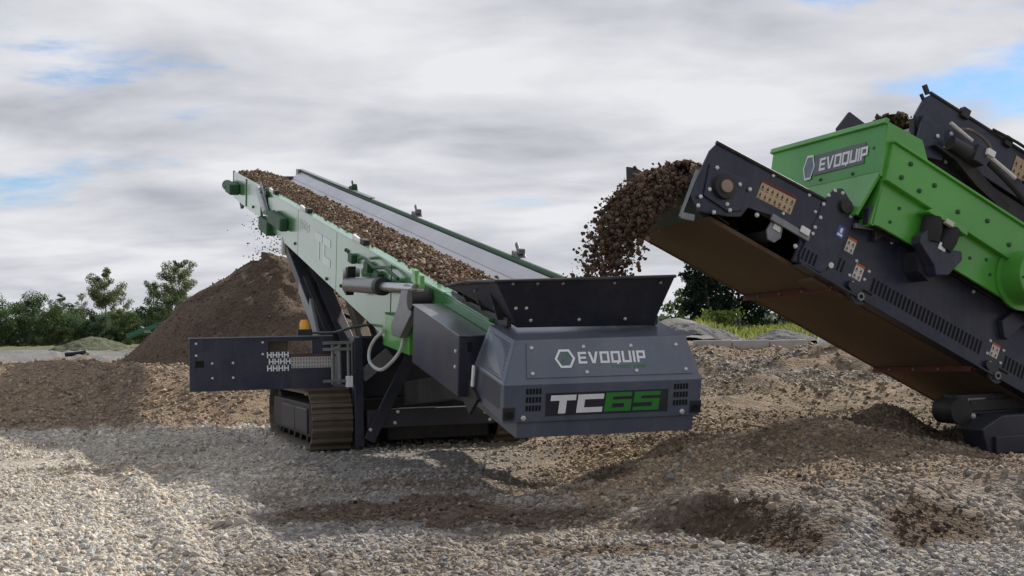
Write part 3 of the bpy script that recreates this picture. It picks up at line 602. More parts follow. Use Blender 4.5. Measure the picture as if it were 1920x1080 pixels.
# clips and roller brackets on the rims
for u in (6.7, 11.0, 14.6):
    c_ = P_('rim_clip', MB(T).prof_v([(u, .03), (u + .45, .03), (u + .40, .11), (u + .05, .09)], -.80, -.76), WHITE, top_o, .006)
    P_('clip_block', MB(T).box((u - .25, -.79, .03), (u - .03, -.70, .10)), BLACK, c_, .006)
for u, mt, s in ((14.9, GREEND, 1.3), (9.9, GREYM, 1.0), (4.85, GREYM, .9)):
    b_ = P_('roller_bracket', MB(T).prof_v([(u - .16 * s, .09), (u + .12 * s, .09), (u + .10 * s, .16), (u - .1 * s, .15 * s)], .78, .90), mt, rail, .006)
    P_('bracket_arm', MB(T).beam((u - .06, .84, .12), (u + .10, .84, .20 + .05 * s), .03, .05), mt, b_, .004)
    P_('bracket_tip', MB(T).box((u - .15 * s, .80, .14), (u - .05 * s, .88, .15 + .06 * s)), mt, b_, .004)
# head section
hd = P_('head_wall', MB(T).prof_v([(16.2, .03), (21.0, .01), (21.0, -.60), (18.0, -.64), (16.2, -.60)], -.78, -.74), BOOMG, bevel=.004)
P_('head_wall', MB(T).prof_v([(15.3, .03), (21.0, .06), (21.0, -.60), (15.3, -.68)], .74, .78), BOOMG, bevel=.004)
P_('wall_rib', MB(T).box((18.55, -.80, -.60), (18.65, -.78, .01)), BOOMG, hd, .004)
P_('end_plate', MB(T).box((20.98, -.79, -.55), (21.02, -.735, .03)), BOOMG, hd, .004)
P_('drive_motor', MB(T).box((19.7, -1.02, -.45), (20.6, -.785, -.20)), GREEND, hd, .03)
P_('motor_cover', MB(T).tube([(20.5, -.90, -.33), (21.15, -.90, -.33)], .13, 16), GREEND, hd, smooth=True)
bolt(tc_, T(17.4, -.78, -.50), T.d(0, -1, 0), .035, hd, BOLTG)
P_('head_drum', MB(T).tube([(20.75, -.72, -.28), (20.75, .72, -.28)], .22, 20), RUBBER, hd, smooth=True)
P_('scraper_bracket', MB(T).prof_v([(19.3, -.62), (20.0, -.61), (19.7, -.76)], -.76, -.70), BLACK, hd)
jl = P_('fold_link', MB(T).beam((16.25, -.80, .02), (14.7, -.80, -.60), .02, .26), GREYM, bevel=.006)
P_('fold_cylinder', MB(T).tube([(16.3, -.84, -.02), (15.2, -.84, -.40)], .055, 12), FADED, jl, smooth=True)
P_('fold_lug', MB(T).tube([(15.15, -.86, .0), (15.15, -.72, .0)], .10, 16), GREEND, jl, smooth=True)
P_('fold_strut', MB(T).beam((16.0, -.83, -.05), (15.8, -.83, -.92), .03, .10), BOOMG, jl, .006)
P_('fold_motor', MB(T).box((12.7, -.94, -.50), (14.2, -.785, -.26)), GREEND, jl, .03)
P_('fold_motor', MB(T).box((14.6, -.90, -.80), (15.75, -.70, -.52)), GREEND, jl, .03)
# belt
m = MB(T); prof = [(-.72, -.03), (-.45, -.17), (0, -.22), (.42, -.19), (.64, -.08), (.64, -.095), (.42, -.205), (0, -.235), (-.45, -.185), (-.72, -.045)]
P_('conveyor_belt', m.prof_u(prof, .9, 20.8), BELT)
P_('belt_underside', MB(T).box((2.0, -.70, -.50), (20.4, .70, -.47)), RUBBER)
for u in (5.5, 7.5, 9.5, 11.5, 13.5): P_('cross_tube', MB(T).tube([(u, -.74, -.60), (u, .74, -.60)], .05, 8), BLACK)
# --- legs that lift the boom
for v in (-.62, .62):
    base_p = Vector(TH(8.75, v, .85)); top_p = T(13.6, v, -.78)
    sg = 1 if v < 0 else -1
    m = MB(); m.beam(tuple(base_p), tuple(top_p), .24, .20, tuple(T.v)); lg = P_('lift_leg', m, NAVYD, bevel=.012)
    dvec = (top_p - base_p); off = T.v * (.27 * sg)
    m = MB(); m.beam(tuple(base_p - dvec * .02 + off), tuple(base_p + dvec * .84 + off), .24, .22, tuple(T.v)); P_('inner_ram', m, GREYN, lg, .012)
    m = MB(); m.beam(tuple(base_p - T.v * .13 * sg), tuple(base_p + dvec * .62 - T.v * .13 * sg), .015, .22, tuple(T.v)); P_('leg_edge', m, GREYM, lg)
    m = MB(); m.beam(tuple(top_p - dvec * .06 - T.v * .02), tuple(top_p - dvec * .03 - T.v * .02), .30, .30, tuple(T.v)); P_('leg_cap', m, FADED, lg, .01)
    off = T.u * .42
    m = MB(); m.beam(tuple(base_p - off + dvec * .0), tuple(base_p + dvec * .70 - off * .8), .10, .12, tuple(T.v)); P_('leg_brace', m, BLACK, lg, .008)
    m = MB(); m.beam(tuple(top_p - dvec * .12 - T.u * .25), tuple(top_p - dvec * .10 + T.u * .35), .16, .13, tuple(T.v)); P_('leg_head', m, BLACK, lg, .01)
    bolt(tc_, top_p - dvec * .02 - T.v * .06, -T.v, .05, lg)
def wb(p, q, a, b, mt, name, side=tuple(T.v)): return P_(name, MB().beam(tuple(p), tuple(q), a, b, side), mt, bevel=.006)
bA = Vector(TH(8.75, -.62, .85)); tA = T(13.6, -.62, -.78); bB = Vector(TH(8.75, .62, .85)); tB = T(13.6, .62, -.78)
wb(bA.lerp(tA, .62), bB.lerp(tB, .62), .16, .16, BLACK, 'cross_beam', (0, 0, 1))
wb(bA.lerp(tA, .50), bB.lerp(tB, .22), .06, .06, BLACK, 'cross_brace', (0, 0, 1)); wb(bA.lerp(tA, .22), bB.lerp(tB, .48), .06, .06, BLACK, 'cross_brace', (0, 0, 1))
la = wb(Vector((-2.02, 18.9, .85)), Vector((-2.78, 21.4, 2.35)), .14, .24, TRACKM, 'lift_arm'); wb(Vector((-1.80, 18.9, .85)), Vector((-2.56, 21.4, 2.35)), .10, .24, BLACK, 'lift_arm')
wb(Vector((-2.75, 18.7, .85)), Vector((-3.25, 20.6, 1.95)), .05, .28, GREYM, 'leg_guard')
# --- chassis
ch = P_('chassis', MB(TH).box((6.0, -1.05, .30), (9.4, .78, .62)), BLACK, bevel=.01)
P_('power_pack', MB(TH).box((6.3, -1.02, .62), (9.0, .70, 1.30)), NAVYD, bevel=.015)
P_('panel', MB(TH).box((5.72, -1.0, .98), (5.80, -.42, 1.40)), NAVY, ch, .006)
P_('corner_post', MB(TH).box((5.55, -1.10, .04), (5.75, -.985, 1.42)), NAVY, ch, .01)
P_('post_cap', MB(TH).box((5.60, -1.02, 1.40), (6.3, .25, 1.44)), NAVYD, ch, .006)
P_('front_beam', MB(TH).box((5.50, -.95, .27), (5.72, .74, .50)), NAVYD, ch, .008)
P_('beam_edge', MB(TH).box((5.48, -.58, .502), (5.53, -.06, .515)), GREYM, ch)
P_('belly_plate', MB(TH).box((5.9, -.6, .08), (8.9, .78, .30)), BLACK, ch, .01)
P_('diagonal_brace', MB(TH).beam((5.60, -.30, 1.28), (5.46, -.95, .12), .05, .14, (1, 0, 0)), NAVYD, ch, .006)
P_('diagonal_brace', MB(TH).beam((5.62, -.62, 1.22), (5.62, -1.0, .92), .05, .16, (1, 0, 0)), GREYM, ch, .006)
P_('guide_loop', MB(TH).tube(smoothpath([(5.0, .10, .95), (5.0, .14, .72), (5.0, .26, .66), (5.0, .30, .92)]), .015, 6), GREYM, ch, smooth=True)
P_('rear_arm', MB(TH).prof_v([(5.4, .55), (5.4, .85), (3.2, 1.0), (1.2, .78), (1.2, .62), (3.2, .72)], -.50, -.40), BLACK, ch, .01)
P_('rear_arm', MB(TH).prof_v([(5.4, .55), (5.4, .85), (3.2, 1.0), (1.2, .78), (1.2, .62), (3.2, .72)], .40, .50), BLACK, ch, .01)
for v, z in ((-.93, .26), (-.78, .33), (-.60, .33), (-.56, .47), (.60, .42), (.66, .32)): bolt(tc_, TH(5.44 if z < .3 else 5.50, v, z), TH.d(-1, 0, 0), .024, ch)
# --- hinge stack between chassis and open panel
hg = P_('hinge_stack', MB(TH).box((5.66, -1.27, .83), (5.74, -1.12, 1.38)), NAVYD, ch, .006)
for v in (-1.37, -1.28, -1.17): P_('hinge_tube', MB(TH).tube([(5.58, v, .84), (5.58, v, 1.36)], .022, 8), GREYM, hg, smooth=True)
for z in (1.36, 1.28, .88): P_('hinge_bar', MB(TH).box((5.54, -1.50, z - .02), (5.58, -1.14, z + .02)), GREYM, hg, .004)
P_('white_block', MB(TH).box((5.50, -1.21, .80), (5.58, -1.13, .94)), WHITE, hg, .006)
# --- open side panel
D0, D1 = -3.12, -1.36
dm = MB(TH); h0, h1 = 5.62, 5.66
dm.box((h0, D0, .80), (h1, -2.17, 1.45)); dm.box((h0, -2.1699, .80), (h1, D1, 1.235)); dm.box((h0, -2.1699, 1.395), (h1, D1, 1.45)); dm.box((h0, -1.62, 1.2351), (h1, D1, 1.3949))
door = P_('side_panel', dm, NAVY)
P_('panel_flange', MB(TH).box((h0 - .02, D0 - .004, 1.447), (h1 + .05, D1, 1.462)), GREYM, door)
P_('window_reveal', MB(TH).box((h1 + .10, -2.2, 1.20), (h1 + .12, -1.9, 1.42)), TRACKM, door)
m = MB(TH); e1, e3 = (0, 1, 0), (0, 0, 1)
for j in range(3):
    for i in range(4):
        mm = MB(TH); x = -2.185 + i * .070 + (.022 if j == 1 else 0); z = 1.19 - j * .083
        word(mm, 'H', (h0 - .004, x, z), e1, e3, .074); P_('vent_slot', mm, WHITE, door)
sticker(tc_, door, TH, (h0, -1.885, 1.055), e1, e3, .56, .165, GREYV, RUST, (-1, 0, 0), True, 3)
P_('panel_latch', MB(TH).box((h0 - .008, -3.05, 1.095), (h0, -2.95, 1.175)), HOLE, door)
for v, z in ((-3.04, 1.385), (-3.04, 1.24), (-2.235, 1.385), (-2.235, 1.24), (-2.85, 1.14), (-2.60, 1.14), (-2.85, .96), (-2.60, .96)): bolt(tc_, TH(h0, v, z), TH.d(-1, 0, 0), .017, door)
bc = P_('beacon_base', MB(TH).box((5.70, -1.78, 1.46), (5.82, -1.60, 1.54)), BLACK, bevel=.006)
P_('beacon_lens', MB(TH).tube([(5.76, -1.69, 1.54), (5.76, -1.69, 1.61), (5.76, -1.69, 1.66)], [.062, .060, .042], 14), AMBER, bc, smooth=True, label='amber warning beacon above the side panel')
P_('handrail', MB(TH).tube(smoothpath([(5.75, -1.66, 1.50), (5.9, -1.3, 1.49), (6.0, -1.05, 1.55), (6.1, -.7, 1.60)]), .018, 8), GREYM, smooth=True)
# --- tracks
def track(v0, v1, hn, hf, r):
    vm = (v0 + v1) / 2; frm = P_('track_frame', MB(TH).prof_v([(hn + .30, .16), (hn + .22, .34), (hn + .34, .58), (hf - .34, .58), (hf - .22, .34), (hf - .30, .16)], v0 + .03, v1 - .03), BLACK, bevel=.01)
    L = hf - hn - 2 * r; per = 2 * L + 2 * math.pi * r; n = 56
    def at(s):
        s %= per
        if s < L: return hf - r - s, 2 * r, math.pi            # top, running to the near end
        s -= L
        if s < math.pi * r: a = s / r; return hn + r - r * math.sin(a), r + r * math.cos(a), math.pi + a
        s -= math.pi * r
        if s < L: return hn + r + s, 0.0, 2 * math.pi
        s -= L; a = s / r; return hf - r + r * math.sin(a), r - r * math.cos(a), a
    w = per / n
    sm = MB(); W2 = (v1 - v0) / 2          # shoe mesh: x along track, y across, z outwards
    sm.hexa([(-w * .48, -W2, -.02), (w * .48, -W2, -.02), (w * .48, -W2, .004), (w * .12, -W2, .008), (w * .02, -W2, .052), (-w * .20, -W2, .052), (-w * .28, -W2, .008), (-w * .48, -W2, .004)],
            [(-w * .48, W2, -.02), (w * .48, W2, -.02), (w * .48, W2, .004), (w * .12, W2, .008), (w * .02, W2, .052), (-w * .20, W2, .052), (-w * .28, W2, .008), (-w * .48, W2, .004)])
    me = raw_mesh('track_shoe', sm, TRACKM)
    for i in range(n):
        x, z, a = at(i * w)
        t = TH.d(math.cos(a), 0, math.sin(a)); nrm = TH.d(math.sin(a), 0, -math.cos(a))
        yv = nrm.cross(t); rot = Matrix((t, yv, nrm)).transposed()
        tc_.inst('track_shoe', me, TH(x, vm, z + .02), rot, frm)
    for hc in (hn + r, hf - r):
        s_ = P_('sprocket', MB(TH).tube([(hc, v0 + .10, r + .02), (hc, v1 - .10, r + .02)], r - .05, 20), BLACK, frm, smooth=True); 
    for i in range(6): P_('track_roller', MB(TH).tube([(hn + r + .2 + i * (L - .4) / 5, v0 + .12, .13), (hn + r + .2 + i * (L - .4) / 5, v1 - .12, .13)], .085, 12), BLACK, frm, smooth=True)
    for a, b in ((hn + .42, hn + 1.35), (hn + 1.38, hn + 2.5)):
        P_('guard_plate', MB(TH).box((a, v0 + .005, .20), (b, v0 + .035, .52)), NAVYD, frm, .012)
    return frm
track(-1.64, -1.12, 5.60, 9.25, .355); track(.82, 1.34, 5.60, 9.25, .355)

# --- soil carried on the long belt
def belt_soil(fr, u0, u1, vl, vr, wbase, hfun, name, label, seed, nu, nv, ncl, col, cs, coln):
    us = np.linspace(u0, u1, nu); vv = np.linspace(0, 1, nv); U, S = np.meshgrid(us, vv, indexing='ij'); Vv = vl + (vr - vl) * S + .03 * fbm(U, S * 3, 1.4, 3, seed) * (S > .5)
    Wd = wbase + hfun(U, S) + .05 * fbm(U, Vv, 2.5, 4, seed + 5) + .02 * fbm(U, Vv, 9, 2, seed + 8)
    Wd[:, 0] = wbase - .1; Wd[:, -1] = wbase - .1
    ax = np.array([fr.u, fr.v, fr.w]); X = np.array(fr.O) + U[..., None] * ax[0] + Vv[..., None] * ax[1] + Wd[..., None] * ax[2]
    idx = np.arange(nu * nv).reshape(nu, nv); F = np.stack([idx[:-1, :-1], idx[1:, :-1], idx[1:, 1:], idx[:-1, 1:]], -1).reshape(-1, 4)
    c = np.array(col) * (1 + .5 * fbm(U, Vv, 3, 4, seed + 11))[..., None]
    loc = Vector(X.reshape(-1, 3).mean(0)); th = Thing(name, label, 'soil', loc); La = np.array(loc)
    obj_np('soil_body', np_mesh('soil_body', X.reshape(-1, 3) - La, F, HEAPM, c.reshape(-1, 3), True), parent=th.o)
    i = rng.integers(0, nu, ncl); j = rng.integers(1, nv - 1, ncl); Pq = X[i, j] + rng.normal(0, .02, (ncl, 3)) - La
    pal = np.array(coln)[rng.integers(0, len(coln), ncl)] * rng.normal(1, .22, (ncl, 1)).clip(.4, 1.8)
    obj_np('clods', stones('clods', Pq, cs[0] + (cs[1] - cs[0]) * rng.random(ncl) ** 2.2, pal, CLOD, None, .75, False), kind='stuff', parent=th.o)
    return th
PALC = [(.17, .105, .066), (.13, .085, .055), (.23, .15, .09), (.34, .26, .18), (.10, .07, .048), (.19, .11, .06), (.42, .35, .27)]
belt_soil(T, 1.2, 20.7, -.71, .22, -.12, lambda u, s: .17 * np.sin(np.pi * np.clip(s * .8 + .16, 0, 1)) ** .8 * ss(1.0, 3.0, u), 'soil_load', 'ribbon of brown stony soil riding up the long green conveyor', 401, 460, 22, 24000, (.17, .11, .07), (.010, .042), PALC)

# ------------------------------------------------------------------ machine 2: the crusher whose conveyor feeds the hopper
M = Frame(R(112.8), R(26.25), (1.624, 12.95, 3.178), R(-1.5))
MH = Frame(R(112.8), 0, (1.624, 12.95, 0))
cr = Thing('mobile_crusher', 'navy and green mobile crusher pouring soil from its raised discharge conveyor', 'crusher', MH(-5.6, 0, 0))
Q_ = cr.part; ND = (0, -1, 0)
NV = M.d(0, -1, 0)
# side frames
sf = Q_('side_frame', MB(M).prof_v([(-1.30, .09), (-1.30, -.60), (-6.0, -.615), (-6.0, .13), (-1.9, .13)], -.78, -.735), NAVY, bevel=.006)
Q_('bottom_flange', MB(M).prof_u([(-.85, -.628), (-.70, -.628), (-.70, -.606), (-.85, -.606)], -6.0, -1.36), NAVYD, sf, .004)
Q_('top_flange', MB(M).prof_u([(-.83, .132), (-.70, .132), (-.70, .150), (-.83, .150)], -6.0, -1.75), NAVYD, sf, .004)
Q_('side_frame', MB(M).prof_v([(-.9, .05), (-.9, -.56), (-6.0, -.56), (-6.0, .10)], .74, .785), NAVYD, bevel=.006)
for i in range(29):
    u = -2.26 - i * (1.49 / 28); Q_('vent_slot', MB(M).prof_v([(u - .013, -.475), (u + .013, -.475), (u + .019, -.335), (u - .007, -.335)], -.784, -.775), HOLE, sf)
for i in range(22):
    u = -4.12 - i * .053; Q_('vent_slot', MB(M).prof_v([(u - .013, -.475), (u + .013, -.475), (u + .019, -.335), (u - .007, -.335)], -.784, -.775), HOLE, sf)
for u in (-1.80, -1.85): Q_('vent_slot', MB(M).box((u - .01, -.784, -.46), (u + .01, -.775, -.33)), HOLE, sf)
for u, w_ in ((-2.95, .10), (-3.45, .10), (-2.3, .10), (-4.1, .06), (-4.6, .08), (-1.70, -.46), (-1.98, -.27), (-1.96, -.44), (-2.14, -.40), (-2.16, -.30), (-3.85, -.28), (-3.86, -.42), (-4.05, -.30), (-4.06, -.44), (-2.02, -.50), (-2.03, -.54), (-3.93, -.50), (-3.94, -.54)):
    bolt(cr, M(u, -.78, w_), NV, .019 if w_ > -.5 else .024, sf)
Q_('pipe_boss', MB(M).tube([(-1.70, -.79, -.46), (-1.70, -.82, -.46)], .03, 12), ZINC, sf, smooth=True)
# lugs with a cross pipe
for u in (-2.12, -4.02):
    pts = [(u + .16, -.50), (u - .14, -.50), (u - .14, -.60)] + [(u + .10 * math.cos(a), -.60 + .09 * math.sin(a)) for a in np.linspace(math.pi, 2 * math.pi, 8)] + [(u + .16, -.56)]
    lg = Q_('lug', MB(M).prof_v(pts, -.83, -.788), NAVYD, sf, .004)
    Q_('lug_pipe', MB(M).tube([(u, -.86, -.605), (u, -.74, -.605)], .042, 14), GREYM, lg, smooth=True); Q_('pipe_bore', MB(M).tube([(u, -.864, -.605), (u, -.86, -.605)], .022, 10), HOLE, lg)
    Q_('lug_slot', MB(M).box((u - .13, -.836, -.535), (u - .01, -.83, -.515)), HOLE, lg)
# stickers on the frame
eu, ew = (-1, 0, 0), (0, 0, 1)
for (u, w_, a, b) in ((-1.80, -.235, .11, .155), (-1.99, -.445, .11, .165), (-3.89, -.425, .11, .15)): sticker(cr, sf, M, (u, -.78, w_), eu, ew, a, b, CREAM, ORANGE, ND, True, 2)
m = MB(M); quad_on(m, (-1.63, -.815, -.165), eu, ew, 0, 0, .085, .125); bs = Q_('sticker', m, BLUEV, sf, label='blue sticker on the hinge plate')
m = MB(M); quad_on(m, (-1.63, -.817, -.165), eu, ew, .01, .02, .075, .045); quad_on(m, (-1.63, -.817, -.165), eu, ew, .03, .055, .06, .105); Q_('pictogram', m, WHITE, bs)['kind'] = 'stuff'
# head plates
hpoly = [(-.02, -.06), (-.06, .035), (-.12, .05), (-1.40, .105), (-1.40, -.34), (-.86, -.325), (-.62, -.37), (-.58, -.49), (-.47, -.545), (-.12, -.66), (.01, -.55)]
hp2 = Q_('head_plate', MB(M).prof_v(hpoly, -.80, -.765), NAVY, bevel=.006)
Q_('head_plate', MB(M).prof_v([(.05, .02), (-.06, .06), (-1.4, .06), (-1.4, -.5), (-.2, -.5)], .84, .87), NAVYD, bevel=.006)
Q_('skirt_lip', MB(M).tube([(-.05, -.80, .045), (-1.40, -.80, .112)], .022, 8), BLACK, hp2, smooth=True)
Q_('front_edge_strip', MB(M).beam((.03, -.80, -.30), (.02, -.80, -.80), .02, .03), GREYM, hp2, .003)
Q_('strip_foot', MB(M).beam((.02, -.80, -.78), (-.12, -.80, -.74), .03, .06), GREYM, hp2, .003)
bp = Q_('bearing_plate', MB(M).prof_v([(-.06, -.18), (-.50, -.15), (-.56, -.44), (-.42, -.52), (-.12, -.50)], -.825, -.80), NAVY, hp2, .008)
Q_('bearing_housing', MB(M).tube([(-.28, -.80, -.325), (-.28, -.875, -.325)], [.13, .115], 20), BLACK, bp, smooth=True)
Q_('shaft_end', MB(M).tube([(-.28, -.87, -.325), (-.28, -.90, -.325)], .062, 18), flat('brass_cap', (.28, .20, .16), .5, .2), bp, smooth=True)
for u, w_ in ((-.14, -.19), (-.43, -.22), (-.55, -.21), (-.15, -.42), (-.38, -.46), (-.09, -.53), (-.43, -.50), (-.28, -.60), (-.10, -.62)): bolt(cr, M(u, -.826, w_), NV, .022, bp)
sticker(cr, hp2, M, (-.66, -.80, -.235), (-1, 0, .06), ew, .42, .20, TAN, RUST, ND, True, 2)
Q_('skirt_step', MB(M).box((-1.36, -.83, -.37), (-.88, -.80, -.30)), GREYM, hp2, .006)
Q_('pull_tab', MB(M).box((-1.33, -.85, -.33), (-1.22, -.83, -.26)), WHITE, hp2, .006)
for u, w_ in ((-1.0, -.24), (-1.33, -.05), (-.75, .05), (-1.2, .07)): bolt(cr, M(u, -.80, w_), NV, .018, hp2)
# return roller with its bracket
rb = Q_('roller_bracket', MB(M).prof_v([(-.92, -.34), (-1.06, -.34), (-1.08, -.47), (-1.03, -.545), (-.95, -.545), (-.90, -.47)], -.79, -.765), GREYM, hp2, .006)
Q_('roller_nut', MB(M).box((-1.04, -.80, -.43), (-.95, -.79, -.37)), ZINC, rb, .004); Q_('return_roller', MB(M).tube([(-.99, -.76, -.48), (-.99, .74, -.48)], .06, 12), RUBBER, rb, smooth=True)
for u, w_ in ((-.75, -.38), (-1.27, -.46)): bolt(cr, M(u, -.77, w_), NV, .026, hp2)
# hinge plate
hpt = [(-1.33, -.52), (-1.38, .12), (-1.44, .27), (-1.53, .32), (-1.60, .28), (-1.74, .20), (-1.78, .05), (-1.74, -.40), (-1.62, -.585), (-1.36, -.60)]
hg2 = Q_('hinge_plate', MB(M).prof_v(hpt, -.812, -.782), NAVY, bevel=.008)
for u, w_ in ((-1.40, .17), (-1.45, .25), (-1.54, .27), (-1.38, .06), (-1.40, -.08), (-1.38, -.20), (-1.38, -.27), (-1.66, .19), (-1.72, .10)): bolt(cr, M(u, -.812, w_), NV, .021, hg2)
Q_('hinge_tube', MB(M).tube([(-1.62, -.85, .16), (-1.62, -.70, .16)], .07, 14), BLACK, hg2, smooth=True)
for i in range(4): Q_('vent_slot', MB(M).box((-1.37 - i * .05, -.818, -.56), (-1.35 - i * .05, -.811, -.44)), HOLE, hg2)
Q_('mount_box', MB(M).prof_v([(-1.80, .22), (-1.86, .30), (-2.02, .28), (-2.04, .08), (-1.84, .06)], -.97, -.86), NAVY, hg2, .02)
Q_('pin_bar', MB(M).beam((-1.78, -.84, .02), (-2.05, -.84, .13), .05, .05), GREYM, hg2, .006)
# belt underside, drum, cross members
Q_('under_tray', MB(M).prof_v([(-.30, -.62), (-.36, -.575), (-5.0, -.575), (-5.0, -.62)], -.64, .775), UNDER, bevel=.006)
Q_('tray_nose', MB(M).prof_v([(-.02, -.50), (-.08, -.44), (-.36, -.572), (-.30, -.625)], -.62, .775), NAVYD)
Q_('tray_edge', MB(M).box((-5.0, .776, -.63), (-.3, .80, -.56)), UNDER)
Q_('mud_sheet', MB(M).prof_v([(-1.62, -.60), (-1.62, -.66), (-2.0, -.66), (-2.1, -.62)], -.72, -.45), UNDER)
Q_('head_drum', MB(M).tube([(-.29, -.74, -.325), (-.29, .74, -.325)], .215, 24), RUST, smooth=True)
Q_('conveyor_belt', MB(M).prof_v([(-6.0, -.11), (-.29, -.11), (-.15, -.16), (-.075, -.27), (-.085, -.40), (-.18, -.52), (-.6, -.545), (-.6, -.53), (-.19, -.505), (-.10, -.39), (-.09, -.275), (-.16, -.175), (-.29, -.127), (-6.0, -.127)], -.60, .60), RUBBER)
for u in (-1.86, -3.77):
    c_ = Q_('cross_member', MB(M).prof_v([(u - .05, -.625), (u + .05, -.625), (u + .05, -.69), (u + .035, -.69), (u + .035, -.64), (u - .05, -.64)], -.77, .80), RUST, bevel=.003)
    for v in (-.3, .1, .5): bolt(cr, M(u + .051, v, -.66), M.d(1, 0, 0), .018, c_, BOLTN)
for i in range(16):
    u = -2.55 - i * .075 - (.25 if i > 4 else 0); bolt(cr, M(u, .802, -.60), M.d(0, 1, -.4), .02, sf)
# --- green chute and screen box
ef = Q_('chute_end_plate', MB(M).plate([(-1.62, -1.0, 1.10), (-1.62, 1.0, 1.13), (-1.75, 1.0, .62), (-1.75, -1.0, .60)], (-.03, 0, 0)), GREEN, bevel=.006)
Q_('chute_rim', MB(M).beam((-1.615, -1.02, 1.10), (-1.615, 1.02, 1.13), .06, .05, (0, 0, 1)), GREEN, ef, .008)
Q_('chute_apron', MB(M).plate([(-1.75, -1.0, .60), (-1.75, 1.0, .62), (-1.70, .92, .10), (-1.70, -.92, .10)], (-.03, 0, 0)), GREEN, ef, .004)
for v, w_ in ((-.55, .64), (.0, .66), (-.85, .86), (-.75, .30)): bolt(cr, M(-1.745 + (w_ - .62) * .22, v, w_), M.d(1, 0, .2), .02, ef, BOLTG)
en = M.d(1, 0, -.25).normalized()
def onend(v, w, off): return (-1.62 - (1.10 - w) * .255 + off, v, w)
m = MB(M); quad_on(m, onend(.14, .72, .006), (0, -1, 0), (.247, 0, .969), 0, 0, .86, .23); dec = Q_('decal', m, flat('grey_decal', (.13, .15, .15), .5), ef)
m = MB(M); word(m, 'EVOQUIP', onend(.04, .752, .010), (0, -1, 0), (.247, 0, .969), .142, .09); Q_('lettering', m, WHITE, ef, label='white EVOQUIP lettering on the green chute')
m = MB(M); hexring(m, onend(.23, .82, .010), (0, -1, 0), (.247, 0, .969), .160, .132, .66); Q_('emblem', m, WHITE, ef)
m = MB(M); k = 0; m.V += [M(*(Vector(onend(.23, .82, .006)) + Vector((0, -1, 0)) * (math.cos(a) * .088) + Vector((.247, 0, .969)) * (math.sin(a) * .138))) for a in [i * math.pi / 3 for i in range(6)]]; m.F.append(tuple(range(6))); Q_('emblem_field', m, GREYM, ef)
gs_ = Q_('chute_side_plate', MB(M).prof_v([(-1.63, 1.10), (-2.08, 1.13), (-2.30, .88), (-2.30, .50), (-1.76, .55)], -1.02, -.99), GREEN, bevel=.006)
Q_('chute_side_plate', MB(M).prof_v([(-1.63, 1.12), (-3.2, 1.13), (-3.4, .5), (-1.76, .55)], .97, 1.0), GREEN, bevel=.006)
gbx = Q_('screen_box_side', MB(M).prof_v([(-1.80, .86), (-6.2, .84), (-6.2, .13), (-2.6, .10), (-1.95, .08), (-1.84, .05)], -1.0, -.96), GREEN, bevel=.006)
Q_('screen_box_side', MB(M).prof_v([(-1.80, .86), (-6.2, .84), (-6.2, .13), (-1.9, .05)], .96, 1.0), GREEN)
Q_('screen_deck', MB(M).box((-6.2, -.955, .16), (-1.9, .955, .24)), NAVYD)
Q_('corner_return', MB(M).plate([(-1.80, -1.0, .56), (-1.80, -.55, .56), (-1.86, -.55, .05), (-1.86, -1.0, .05)], (-.02, 0, 0)), GREEN, gbx)
bm = Q_('box_beam', MB(M).prof_v([(-1.74, .905), (-6.2, .86), (-6.2, .44), (-1.80, .515)], -1.075, -1.001), GREEN, bevel=.010)
Q_('beam_lip', MB(M).beam((-1.72, -1.06, .915), (-6.2, -1.06, .87), .10, .025), GREEN, bm, .004)
for u, w_ in ((-2.0, .80), (-2.35, .74), (-2.2, .60), (-2.72, .63), (-3.1, .72), (-3.45, .62), (-1.95, .62)): bolt(cr, M(u, -1.076, w_), NV, .026, bm, BOLTG)
for u, w_ in ((-3.40, .26), (-3.1, .30), (-2.95, .22), (-2.75, .40), (-3.3, .38), (-2.1, .36), (-2.05, .18)): bolt(cr, M(u, -1.001, w_), NV, .018, gbx, BOLTG)
cvx = Q_('bearing_cover', MB(M).tube([(-3.78, -1.0, .40), (-3.78, -1.30, .40)], .285, 36), GREEN, bevel=.012, smooth=True)
for a in range(8): bolt(cr, M(-3.78 + .25 * math.cos(a * .785 + .3), -1.302, .40 + .25 * math.sin(a * .785 + .3)), NV, .014, cvx, BOLTG)
Q_('cover_flange', MB(M).tube([(-3.78, -1.001, .40), (-3.78, -1.03, .40)], .34, 36), GREEN, cvx, smooth=True)
# rubber springs on their bracket
br2 = Q_('spring_bracket', MB(M).prof_v([(-2.34, .16), (-2.40, .26), (-2.62, .16), (-2.86, .24), (-2.90, .16), (-2.80, -.06), (-2.66, -.13), (-2.60, -.05), (-2.36, .08)], -1.16, -1.02), NAVY, bevel=.01)
Q_('bracket_web', MB(M).prof_v([(-2.45, .05), (-2.80, -.05), (-2.70, -.16), (-2.55, -.12)], -1.015, -.79), NAVYD, br2)
for a, b in (((-2.44, .42), (-2.50, .17)), ((-2.70, .42), (-2.66, .16))): Q_('rubber_spring', MB(M).tube([(a[0], -1.10, a[1]), ((a[0] + b[0]) / 2, -1.10, (a[1] + b[1]) / 2), (b[0], -1.10, b[1])], [.095, .11, .095], 16), RUBBER, br2, smooth=True)
Q_('spring_cap', MB(M).prof_v([(-2.30, .40), (-2.36, .47), (-2.58, .46), (-2.82, .47), (-2.84, .40), (-2.58, .415)], -1.19, -1.02), GREEN, br2, .006)
Q_('spring_nut', MB(M).box((-2.63, -1.21, .39), (-2.53, -1.16, .44)), CREAM, br2, .004); Q_('bracket_tag', MB(M).box((-2.66, -1.168, .13), (-2.57, -1.16, .20)), WHITE, br2)
